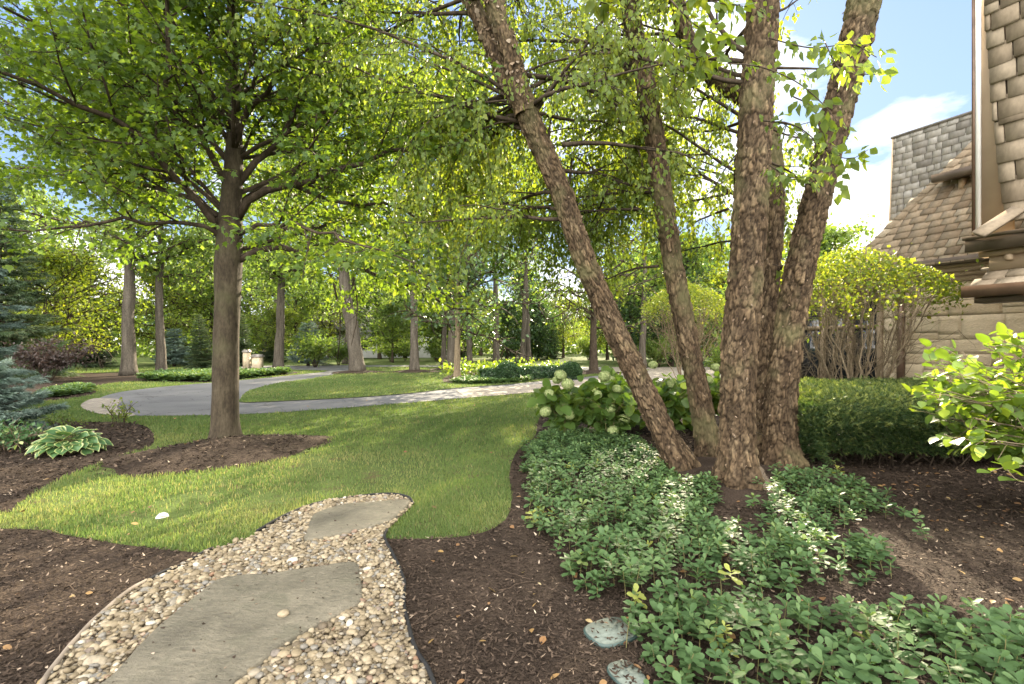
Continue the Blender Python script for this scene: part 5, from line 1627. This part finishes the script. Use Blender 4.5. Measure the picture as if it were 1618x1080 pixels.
# vase shaped shrub in front of the house: bare fanning stems, flat leafy top
def vase_shrub(label, c, R, zc, th, nst=15, nleaf=2600, seed=0, group='vase shaped shrubs with bare fanning stems', open_=1.0, mat='yellow'):
    root = thing('vase_shrub', label, 'shrub', c, group)
    c = np.array(c, float)
    wood = MB(); tips = []
    for k in range(nst):
        a = k * 2.39996 + rng.normal(0, .2); rr = math.sqrt((k + .6) / nst)
        e = c + [R * rr * math.cos(a), R * rr * math.sin(a) * .9, zc - th * .6 * rr + rng.uniform(-.2, .1)]
        b = c + [.16 * math.cos(a) * open_, .16 * math.sin(a), 0]
        m1 = b * .62 + e * .38 + np.array([0, 0, .12]) + rng.normal(0, .05, 3)
        p = spline([b, m1, e], 12); p[2:-1] += rng.normal(0, .025, (9, 3))
        r0 = rng.uniform(.012, .024)
        tube(wood, p, np.linspace(r0, .009, 12), 6)
        for u in range(4, 12):
            t = unit(p[u] - p[u - 1])
            for w in range(2):
                d = unit(t + rng.normal(0, .55, 3) + [0, 0, .35])
                L = rng.uniform(.3, .8) * (zc / 2.7)
                q = walk(p[u], d, L, 5, .25, .18)
                q[:, 2] = np.minimum(q[:, 2], c[2] + zc + th * .35)
                tube(wood, q, np.linspace(.006, .0025, 6), 4, cap=False)
                for v in range(2):
                    q2 = walk(q[rng.integers(2, 6)], unit(d + rng.normal(0, .7, 3)), L * .6, 4, .2, .18)
                    tube(wood, q2, np.linspace(.0035, .0018, 5), 3, cap=False)
                    tips.append(q2[-1]); tips.append(q2[2])
    wood.build('branches', M['tan_bark'], root)
    a = rng.uniform(0, 6.28, nleaf); rr = np.sqrt(rng.random(nleaf))
    x = c[0] + R * 1.12 * rr * np.cos(a); y = c[1] + R * 1.05 * rr * np.sin(a)
    z = c[2] + zc + th * (.55 - .95 * rr ** 2) + .35 * (fbm(np.stack([x * 1.5, y * 1.5, 0 * x], 1), 3) - .45) - np.abs(rng.normal(0, th * .2, nleaf))
    tp = np.array(tips); tp = tp[rng.integers(0, len(tp), nleaf // 5)] + rng.normal(0, .06, (nleaf // 5, 3))
    tp = tp[tp[:, 2] > c[2] + zc - th * (.2 + 1.0 * rng.random(len(tp)))]
    pos = np.vstack([np.stack([x, y, z], 1), tp]); n = len(pos)
    fo = MB(); leaves(fo, T_DIA, pos, rdir(n) - [0, 0, .2], rng.normal(0, .5, (n, 3)) + [0, 0, 1], rng.uniform(.045, .085, n), np.clip(rng.normal(.5, .25, n), 0, 1), rng.uniform(.8, 1.3, n))
    fo.build('foliage', M[mat], root)
    return root
v1 = vase_shrub('large vase shaped shrub before the stone wall, bare tan stems under a flat leafy top', (5.8, 8.5, 0), 1.27, 2.7, .85, 17, 4600)
v2 = vase_shrub('smaller vase shaped shrub left of the porch window, beside the right birch stem', (5.45, 9.4, 0), .95, 2.3, .7, 9, 1100)
v3 = dup(v1, (6.3, 18.2, 0), 1.0, 1.2, 'umbrella shaped lime green shrub across the drive between birch stems')

# clipped box balls, low hedge and border on the island
def box_ball(c, r, label, squash=.9):
    root = thing('boxwood_ball', label, 'shrub', c, 'clipped boxwood balls on the island')
    n = 5200
    d = rdir(n); d = d[d[:, 2] > -.75]; n = len(d)
    p = np.array(c) + [0, 0, r * squash * .8] + d * r * [1, 1, squash] * (1 + .06 * (fbm(d * 4, 3) - .45)[:, None] * 2 - np.abs(rng.normal(0, .035, (n, 1))))
    fo = MB(); leaves(fo, T_DIA, p, d + rng.normal(0, .6, (n, 3)), d + rng.normal(0, .5, (n, 3)), rng.uniform(.05, .085, n), np.clip(rng.normal(.5, .22, n), 0, 1), 1.2)
    th = T_PEB[0][0] / np.abs(T_PEB[0][0]).max(0)
    fo.add(np.array(c) + [0, 0, r * squash * .8] + th * r * [.9, .9, .9 * squash], T_PEB[0][1], 0.0)
    fo.build('foliage', M['box'], root)
box_ball(G(802, 604), .5, 'larger clipped boxwood ball at the left end of the low hedge')
box_ball(G(902, 599), .46, 'clipped boxwood ball at the right end of the low hedge beside the dark maple')
box_ball(G(797, 585), .36, 'left of the two small far boxwood balls behind the hedge')
box_ball(G(811, 585), .4, 'right of the two small far boxwood balls behind the hedge')
def hedge_row(pts, w, h, label, mat='box', n=9000, cat='hedge'):
    c = curve(pts, 40); root = thing('clipped_hedge', label, cat, (c[0][0], c[0][1], 0))
    i = rng.integers(0, 39, n); t = rng.random((n, 1)); p = c[i] * (1 - t) + c[i + 1] * t
    tg = unit(c[i + 1] - c[i]); nn = np.stack([-tg[:, 1], tg[:, 0]], 1)
    k = rng.random(n); s = rng.choice([-1, 1], n)
    off = np.where(k < .4, rng.uniform(-1, 1, n), s) * w / 2; z = np.where(k < .4, h, h * rng.random(n))
    pos = np.column_stack([p + nn * off[:, None], z]) + rng.normal(0, .025, (n, 3))
    nr = np.column_stack([nn * np.where(k < .4, 0, s)[:, None], np.where(k < .4, 1., .2)]) + rng.normal(0, .5, (n, 3))
    fo = MB(); leaves(fo, T_DIA, pos, rng.normal(0, 1, (n, 3)) + [0, 0, .4], nr, rng.uniform(.05, .09, n), np.clip(rng.normal(.5, .22, n), 0, 1), 1.2)
    # solid heart
    L = np.column_stack([c, 0 * c[:, 0]]); t_ = unit(np.gradient(c, axis=0)); q = np.stack([-t_[:, 1], t_[:, 0]], 1) * w * .44
    v = np.concatenate([np.column_stack([c - q, 0 * q[:, 0]]), np.column_stack([c + q, 0 * q[:, 0]]), np.column_stack([c + q, 0 * q[:, 0] + h * .94]), np.column_stack([c - q, 0 * q[:, 0] + h * .94])])
    a = np.arange(39); fs = [np.stack([a + 40 * u, a + 1 + 40 * u, a + 1 + 40 * ((u + 1) % 4), a + 40 * ((u + 1) % 4)], 1) for u in range(4)]
    fo.add(v, fs, 0.0)
    fo.build('foliage', M[mat], root)
hedge_row([(760, 603), (800, 602), (840, 599), (880, 597), (905, 596)], .5, .5, 'low clipped boxwood hedge between the two balls on the island')
bush('border_planting', 'mass of sunlit yellow green perennials behind the small oak on the island', 'plant', (G(762, 596)[0], G(762, 596)[1], 0), 60, .6, 1.9, T_OVAL, 'lime', .17, 1, step=.12, twig=.25, base_r=1.2)
bush('border_planting', 'sunlit low planting behind the clipped hedge', 'plant', (G(850, 590)[0], G(850, 590)[1], 0), 45, .45, 2.0, T_OVAL, 'lime', .16, 1, step=.14, twig=.25, base_r=1.4)

# ------------------------------------------------------------------ background trees
def bg_tree(name, label, H, z0, R, mat, n, size, tr=.3, bark='grey_bark', limbs=26, loc=(0, 0, 0), group=None, lean=(0, 0), shape=1.0, tmpl=T_DIA, flat=.35, first=.0, spread=.5):
    root = thing(name, label, 'tree', loc, group)
    c = np.array(loc, float)
    def axis(z): return c + np.array([lean[0] * z / H, lean[1] * z / H, z])
    k = 26
    path = np.array([axis(z) for z in np.linspace(0, H * .93, k)]); path[3:, :2] += np.cumsum(rng.normal(0, .012 * H / 10, (k - 3, 2)), 0)
    zz = np.linspace(0, 1, k)
    rad = tr * .92 * (1 - .9 * zz) * (1 + .32 * np.exp(-zz * H / .4))
    tk = MB()
    fine = spline(path, 60); rf = np.interp(np.linspace(0, 1, 60), zz, rad)
    tube(tk, fine, rf, 18)
    tk.v[0] = tk.v[0] + (unit(tk.v[0] - np.repeat(fine, 18, 0)) * ((fbm(tk.v[0] * [3, 3, .8], 3) - .45) * tr * .35)[:, None])
    tk.build('trunk', M[bark], root, smooth=True)
    wood = MB(); S = []
    for q in range(limbs):
        u = (q + rng.random()) / limbs
        z = z0 * .9 + (H * .95 - z0) * u
        w = math.sin(math.pi * min(1, (.22 + .78 * u) ** shape)) ** .7 if u > 0.02 else .7
        L = R * max(w, .25) * rng.uniform(.75, 1.15)
        a = q * 2.39996 + rng.normal(0, .3); el = .1 + .8 * u + rng.normal(0, .15)
        b = np.array([np.interp(z, path[:, 2], path[:, 0]), np.interp(z, path[:, 2], path[:, 1]), z])
        p = walk(b, (math.cos(a) * math.cos(el), math.sin(a) * math.cos(el), math.sin(el)), L, 6, .0, .14)
        tube(wood, p, np.linspace(tr * .3 * (1 - .6 * u), .02, 7), 5)
        for v in range(1, 7):
            for _ in range(3):
                d = unit((p[v] - p[v - 1]) + rng.normal(0, L * .16, 3))
                m = walk(p[v], d, L * rng.uniform(.18, .4), 3, -.05, .2)
                tube(wood, m, np.linspace(.03, .01, 4), 3, cap=False)
                S.append(m)
    wood.build('branches', M['twig'], root)
    S = np.concatenate(S)
    pick = S[rng.integers(0, len(S), n)]
    pos = pick + rng.normal(0, 1, (n, 3)) * np.array([spread, spread, spread * .45])
    pos = pos[pos[:, 2] > c[2] + z0 * .75]; n = len(pos)
    loc_ = pos - c
    val = np.clip(.45 + 1.0 * (fbm(loc_ * .7, 2) - .4) + rng.normal(0, .14, n), 0, 1)
    fo = MB(); leaves(fo, tmpl, pos, rdir(n) - [0, 0, .4], rng.normal(0, 1 - flat, (n, 3)) + [0, 0, 1.5 * flat], rng.uniform(size * .6, size * 1.3, n), val, rng.uniform(.9, 1.4, n))
    fo.build('crown', M[mat], root)
    return root

def spruce(label, H, R, mat, loc=(0, 0, 0), z0=.5, layers=None, ssize=.42, group=None, per=1.0, sag=.25, tr=.14, name='blue_spruce', tmpl=None, az=None):
    root = thing(name, label, 'tree', loc, group)
    c = np.array(loc, float)
    tk = MB(); tube(tk, [c + [0, 0, H * u] for u in np.linspace(0, 1, 12)], np.linspace(tr, .01, 12), 8); tk.build('trunk', M['twig'], root)
    wood = MB(); pos = []; tip = []
    layers = layers or int(H / .38)
    for q in range(layers):
        u = q / layers; z = z0 + (H - z0) * u ** 1.05
        L = R * (1 - u) ** .8 * 1.0 + .1
        nb = max(4, int(4 + 7 * (1 - u)))
        for k in range(nb):
            a = q * 1.1 + k * 6.283 / nb + rng.normal(0, .15)
            if az is not None and math.cos(a - az) < -.1: continue
            l = L * rng.uniform(.72, 1.08)
            d = np.array([math.cos(a), math.sin(a), .12 - sag * (1 - u) + rng.normal(0, .06)])
            p = walk(c + [0, 0, z], d, l, 6, .28, .05)
            tube(wood, p, np.linspace(.03 * (1 - u) + .008, .006, 7), 4, cap=False)
            t = unit(np.gradient(p, axis=0))
            for v in range(1, 7):
                m = int(per * 4 * l / 6 / (ssize * .28)) + 1
                for w in range(m):
                    f = rng.random(); b = p[v - 1] * (1 - f) + p[v] * f
                    sd = np.cross(t[v], [0, 0, 1]) * rng.choice([-1, 1])
                    dd = unit(t[v] * .8 + sd * rng.uniform(.3, 1) + rng.normal(0, .15, 3) - [0, 0, rng.uniform(0, .35)])
                    o = rng.uniform(0, .3) * l * (1 - (v - 1 + f) / 7)
                    pos.append(b + sd * o * rng.random() - [0, 0, o * .25]); tip.append(dd)
    wood.build('branches', M['twig'], root)
    pos = np.array(pos); tip = np.array(tip); n = len(pos)
    fo = MB(); leaves(fo, tmpl or T_SPRAYD, pos, tip, rng.normal(0, .35, (n, 3)) + [0, 0, 1], rng.uniform(.75, 1.25, n) * ssize, np.clip(.5 + 1.1 * (fbm((pos - c) * 1.5, 2) - .42) + rng.normal(0, .15, n), 0, 1))
    fo.build('needles', M[mat], root)
    return root

def at(px_, py_): return G(px_, py_)
def move(o, loc, rotz=0, sc=1.0, label=None): return dup(o, loc, rotz, sc, label)

# individually visible tall trees
TALL = 'tall trees beyond the driveway'
tA = bg_tree('oak_tree', 'tall trunk left of the maple, lit along its right edge', 17, 6.2, 5.0, 'far', 5600, .26, .34, loc=at(203, 593), group=TALL)
tB = bg_tree('oak_tree', 'grey oak with thick trunk leaning left beside the driveway curve', 18, 6.5, 5.5, 'far', 6000, .27, .42, loc=at(566, 589), group=TALL, lean=(-2.6, 0))
tC = bg_tree('oak_tree', 'straight pale grey trunk in a mulch ring right of the leaning oak', 17, 5.5, 4.6, 'far', 5200, .27, .27, loc=at(655, 588), group=TALL)
dup(tC, at(255, 590), 1.3, .95, 'slimmer trunk just right of the edge-lit trunk on the left')
dup(tA, at(440, 583), 2.2, .95, 'straight trunk right of the maple beside the stone pillar')
dup(tC, at(712, 584), 3.1, 1.1, 'pale trunk in a mulch ring just left of the small sunlit oak')
tE = bg_tree('oak_tree', 'pale trunk rising above the left boxwood ball', 19, 11, 4.0, 'far', 2600, .27, .3, loc=at(784, 575), group=TALL)
dup(tE, at(742, 577), .6, .8, 'slender trunk just right of the small sunlit oak')
dup(tE, at(826, 573), 5.2, 1.0, 'left trunk of the pair behind the clipped hedge')
dup(tE, at(836, 573), 4.4, .75, 'right trunk of the pair behind the clipped hedge')
dup(tB, at(546, 574.5), 2.5, .7, 'dark forked tree far behind the leaning oak')
dup(tC, at(700, 576), 1.9, .8, 'thin far trunk in the gap left of the small oak')
tO = bg_tree('oak_tree', 'small oak with sunlit yellowish trunk at the tip of the island bed', 7.2, 2.3, 3.2, 'oak', 6000, .165, .16, 'tan_bark', 30, at(722, 602), None, spread=.25)
tD = bg_tree('maple_tree', 'dark trunked maple behind the right boxwood ball', 10.5, 2.7, 4.2, 'green', 4000, .19, .24, 'twig', 38, at(938, 589), None, spread=.26)
for px_, py_ in ((566, 589), (655, 588), (712, 584), (938, 589)):
    c = at(px_, py_); mound('mulch_ring_ground', np.array([c[0], c[1], .03 if 400 < px_ < 960 else 0]), 1.5, 1.3, .14, M['mulch'], 24, px_)

# understorey and mid trees
uA = bg_tree('understory_tree', 'sunlit yellow green small tree at the far left behind the purple shrub', 6.2, 1.5, 3.4, 'yellow', 9500, .15, .16, 'twig', 26, (-23, 25.5, 0), 'understory trees along the far beds', spread=.4, flat=.7)
uB = bg_tree('understory_tree', 'mid green rounded tree just left of the small oak in the far background', 8.5, 1.8, 3.8, 'far', 6500, .27, .2, 'twig', 26, (-6.5, 47, 0), 'understory trees along the far beds')
uC = bg_tree('understory_tree', 'dark dense tree far behind the clipped hedge between the boxwood balls', 9.5, .6, 3.6, 'dark', 7000, .28, .2, 'twig', 28, (1.5, 52, 0), 'understory trees along the far beds')
G2 = 'understory trees along the far beds'
LAB = ['sunlit yellow green tree beyond the far left bed', 'mid green rounded tree far behind the driveway', 'dark green dense tree far behind the island']
spots = [  # (kind, px, depth, scale, rot)
    (uA, 105, 33, 1.15, 1), (uA, 250, 38, 1.2, 2), (uB, 330, 42, 1.1, .5), (uB, 470, 50, 1.2, 2), (uA, 520, 58, 1.3, 3), (uB, 600, 55, 1.1, 4), (uC, 640, 60, 1.0, 5), (uB, 690, 50, .9, 1.2),
    (uC, 730, 54, .7, 2.2), (uC, 800, 50, .6, .2), (uC, 850, 52, .6, 1.7), (uA, 890, 60, 1.1, 2.7), (uA, 960, 52, 1.1, 3.3), (uC, 1000, 40, .9, 1.1), (uC, 1060, 36, .95, 2.1), (uA, 1130, 38, 1.1, 3.1), (uB, 1180, 30, .6, 4.1), (uA, 1240, 27, .9, 5.1),
    (uB, 1290, 40, 1.25, .4), (uA, 1340, 52, 1.3, 1.4), (uB, -80, 30, 1.0, 3.4), (uC, 300, 60, 1.2, 5.4), (uB, 420, 66, 1.6, .7), (uA, 560, 70, 1.5, 1.8), (uB, 280, 48, .8, 2.2), (uA, 440, 44, .75, 3.1), (uB, 620, 44, .6, 1.1), (uA, 700, 60, 1.0, .3), (uB, 840, 62, .9, 4.0), (uB, 1010, 48, 1.0, 2.0), (uA, 1085, 44, .95, 5.0), (uA, 760, 72, 1.5, 2.9), (uB, 1040, 60, 1.5, 4.9), (uB, 1120, 62, 1.6, 5.9)]
def where(px_, y_):
    w = [(-40, 'past the left frame edge'), (60, 'above the blue spruce at the far left'), (150, 'behind the purple shrub'), (225, 'behind the edge-lit left trunk'), (300, 'right of the two left trunks'), (395, 'behind the foreground maple trunk'),
         (455, 'behind the pillar trunk'), (500, 'above the pale spruce'), (590, 'behind the leaning oak'), (630, 'just right of the leaning oak'), (665, 'behind the mulch ringed trunk'), (715, 'left of the small oak'), (780, 'right of the small oak'), (830, 'over the left boxwood ball'),
         (870, 'over the clipped hedge'), (915, 'over the right boxwood ball'), (970, 'behind the dark maple'), (1030, 'left of the second birch stem'), (1100, 'behind the second birch stem'), (1150, 'left of the main birch stem'), (1230, 'behind the main birch stem'), (1310, 'behind the right birch stem'), (9999, 'above the vase shaped shrub')]
    return ('nearer', 'mid distance', 'farthest')[(y_ > 45) + (y_ > 59)], next(t for k, t in w if px_ < k)
LABK = ['%s yellow green tree %s', '%s green rounded tree %s', '%s dark green dense tree %s']
for o, px_, y_, s_, r_ in spots:
    dup(o, ((px_ - CX) / FPX * y_, y_, 0), r_, s_, LABK[[uA, uB, uC].index(o)] % where(px_, y_))
for o in (tA, tB, tC):
    pass
bg_tree('tall_green_tree', 'tall green tree across the drive between the two left birch stems', 16.5, 4.5, 4.2, 'far', 6500, .25, .26, loc=(8.5, 33, 0), group=None, spread=.36)
far_tall = [(tA, 60, 48), (tC, 330, 62), (tB, 420, 56), (tC, 610, 72), (tC, -60, 40)]
for k, (o, px_, y_) in enumerate(far_tall):
    dup(o, ((px_ - CX) / FPX * y_, y_, 0), k * 1.7, 1.0 + .1 * (k % 3), 'tall backdrop tree %s, crown above the understory' % where(px_, y_)[1], 'tall trees of the far backdrop')

# conifers
spruce('big blue spruce at the left frame edge with layered silvery boughs', 9.0, 2.4, 'spruce', (-12.9, 10.4, 0), .9, 24, .3, None, 1.7, .35, az=-.4)
spruce('low young blue spruce at the left frame edge near the hosta', 1.3, .9, 'spruce', (-8.55, 8.2, 0), .12, 9, .2, None, 1.6, .2)
sB = spruce('pale blue spruce beyond the driveway, right of the trunk by the pillar', 3.3, 1.35, 'spruce', ((487 - CX) / FPX * 37, 37, 0), .4, 12, .4, 'blue spruces beyond the driveway', .8)
dup(sB, ((275 - CX) / FPX * 36, 36, 0), 1.1, .85, 'blue spruce between the two left trunks')
sP = spruce('tall conifer with open boughs at the far left', 9.0, 2.4, 'pine', ((0 - CX) / FPX * 22, 22, 0), .4, None, .5, 'dark conifers beyond the driveway', .8, name='spruce_tree')
for px_, y_, s_, l_ in ((318, 33, .4, 'small dark conifer behind the maple trunk'), (382, 36, .42, 'small dark conifer just right of the maple trunk'), (430, 44, .5, 'dark conifer behind the stone pillar'), (120, 34, .9, 'conifer behind the yellow green trees'), (870, 55, .5, 'dark conifer behind the clipped hedge')):
    dup(sP, ((px_ - CX) / FPX * y_, y_, 0), y_, s_, l_)

# far shrubs
bush('purple_shrub', 'dark purple Japanese maple shrub at the far left', 'shrub', at(76, 604), 30, 1.75, 1.5, T_DIA, 'purple', .13, 3, step=.13, twig=.5, woodmat='twig', flat=.75)
sh = bush('round_shrub', 'light green rounded shrub beyond the driveway right of the blue spruce', 'shrub', ((498 - CX) / FPX * 34, 34, 0), 34, 2.3, 1.6, T_DIA, 'far', .2, 2, 'rounded shrubs along the far driveway', step=.15, twig=.5, woodmat='twig')
for px_, y_, s_, l_ in ((535, 38, .8, 'dark low shrub beside the far driveway bend'), (640, 48, .8, 'low shrub before the white wall behind the leaning oak'), (617, 46, .7, 'low rounded shrub left of the trunk on the island lawn'), (690, 46, .7, 'reddish low shrub behind the pale trunk'), (1040, 34, .9, 'low spreading shrub between the birch stems across the drive'), (1180, 24, 1.0, 'shrub behind the main birch stem'), (1150, 20, .6, 'small clipped shrub left of the main birch stem'), (930, 50, .9, 'shrub behind the dark maple'), (990, 46, .9, 'shrub right of the dark maple'), (730, 56, 1.1, 'shrub behind the small oak'), (360, 40, .8, 'shrub behind the maple trunk')):
    dup(sh, ((px_ - CX) / FPX * y_, y_, 0), px_, s_, l_)
bush('low_shrub', 'low evergreen shrub under the porch window', 'shrub', (6.15, 10.2, 0), 30, .55, .75, T_DIA, 'dark', .05, 2, step=.06, twig=.4)

# distant wood closing the view
def distant_woods():
    n = 34000
    th = rng.uniform(math.radians(-62), math.radians(62), n); r = rng.uniform(74, 96, n)
    x, y = r * np.sin(th), r * np.cos(th)
    top = 3.0 + 8 * fbm(np.stack([th * 9, r * .06, 0 * th], 1), 3)
    z = top * rng.random(n) ** .75
    mb = MB(); pos = np.stack([x, y, z], 1)
    leaves(mb, T_DIA, pos, rdir(n), rng.normal(0, .7, (n, 3)) + [0, 0, .6], rng.uniform(.5, 1.0, n), np.clip(.4 + 1.4 * (fbm(pos * .15, 3) - .42) + rng.normal(0, .12, n), 0, 1), 1.3)
    tag(mb.build('distant_woods', M['far']), 'band of distant mixed woods closing the view', 'woods', kind='stuff')
distant_woods()

# ------------------------------------------------------------------ gate pillar, white wall, neighbour, car
def pillar(c, h, w, label):
    t = thing('stone_pillar', label, 'pillar', c, 'gate pillars')
    b = MB(); box(b, np.array(c) + [0, 0, h / 2], (w, w, h)); b.build('shaft', M['stone'], t)
    b = MB(); box(b, np.array(c) + [0, 0, h + .04], (w * 1.25, w * 1.25, .1)); box(b, np.array(c) + [0, 0, h + .12], (w * .9, w * .9, .08)); b.build('cap', M['flash'], t)
pillar(at(407, 585), .8, .46, 'pale stone gate pillar with a flat cap beside the driveway')
pillar(at(390, 582), 1.05, .34, 'taller stone gate pillar behind the nearer one')
def neighbour(c, w, d, h, label):
    t = thing('white_house', label, 'house', c)
    b = MB(); box(b, np.array(c) + [0, 0, h / 2], (w, d, h)); b.build('wall', M['white_wall'], t)
    rf = MB(); o = .5
    x, y, z = w / 2 + o, d / 2 + o, h
    v = np.array([(-x, -y, z), (x, -y, z), (x, y, z), (-x, y, z), (-x, 0, z + d * .4), (x, 0, z + d * .4)]) + c
    rf.add(v, [np.array([(0, 1, 5, 4), (2, 3, 4, 5)]), np.array([(1, 2, 5), (3, 0, 4)])]); rf.add(v[:4] - [0, 0, .02], np.array([[3, 2, 1, 0]])); rf.build('roof', M['roof_grey'], t)
    for k in range(4):
        wd = MB(); p = np.array(c) + [-w / 2 + w * (k + .6) / 4.2, -d / 2 - .02, h * .55]
        box(wd, p, (1.0, .06, 1.3)); q = wd.build('window', M['white_trim'], t)
        pn = MB(); box(pn, p + [0, -.03, 0], (.8, .04, 1.1)); pn.build('pane', M['glass'], q)
neighbour(np.array([-15.5, 64, 0]), 17, 8, 3.0, 'white single storey house glimpsed between the far trunks')
def car(c, rot):
    t = thing('parked_car', 'silver car parked far left behind the purple shrub', 'car', c)
    R = np.array([[math.cos(rot), math.sin(rot), 0], [-math.sin(rot), math.cos(rot), 0], [0, 0, 1]])
    def ext(mb, prof, y0, y1, ins=0.0):
        prof = np.array(prof); n = len(prof)
        v = np.vstack([np.column_stack([prof[:, 0], np.full(n, y), prof[:, 1]]) for y in (y0, y0 + .12, y1 - .12, y1)])
        ctr = prof.mean(0)
        for q in (0, 3): v[q * n:(q + 1) * n, [0, 2]] = ctr + (prof - ctr) * .94
        i = np.arange(n); j = (i + 1) % n
        fs = [np.stack([i + n * k, j + n * k, j + n * k + n, i + n * k + n], 1) for k in range(3)] + [i[None, ::-1], (3 * n + i)[None]]
        mb.add(v @ R + c, fs)
    body = [(-2.25, .3), (-2.3, .6), (-2.2, .82), (-1.5, .92), (-.8, 1.38), (.6, 1.42), (1.4, .98), (2.1, .9), (2.25, .6), (2.2, .3), (1.85, .28), (1.7, .55), (1.4, .66), (1.1, .55), (.95, .28), (-.95, .28), (-1.1, .55), (-1.4, .66), (-1.7, .55), (-1.85, .28)]
    b = MB(); ext(b, body, -.88, .88); b.build('body', M['car'], t)
    w = MB(); ext(w, [(-1.3, .95), (-.75, 1.3), (.55, 1.33), (1.2, .97)], -.895, .895); w.build('windows', M['glass'], t)
    for x in (-1.4, 1.4):
        for y in (-.8, .8):
            w = MB(); tube(w, np.array([(x, y - .11, .32), (x, y + .11, .32)]) @ R + c, .32, 20); q = w.build('wheel', M['tyre'], t)
            r = MB(); tube(r, np.array([(x, y - .125, .32), (x, y + .125, .32)]) @ R + c, .2, 16); r.build('rim', M['rim'], q)
car(np.array([(112 - CX) / FPX * 36, 36, 0]), .1)
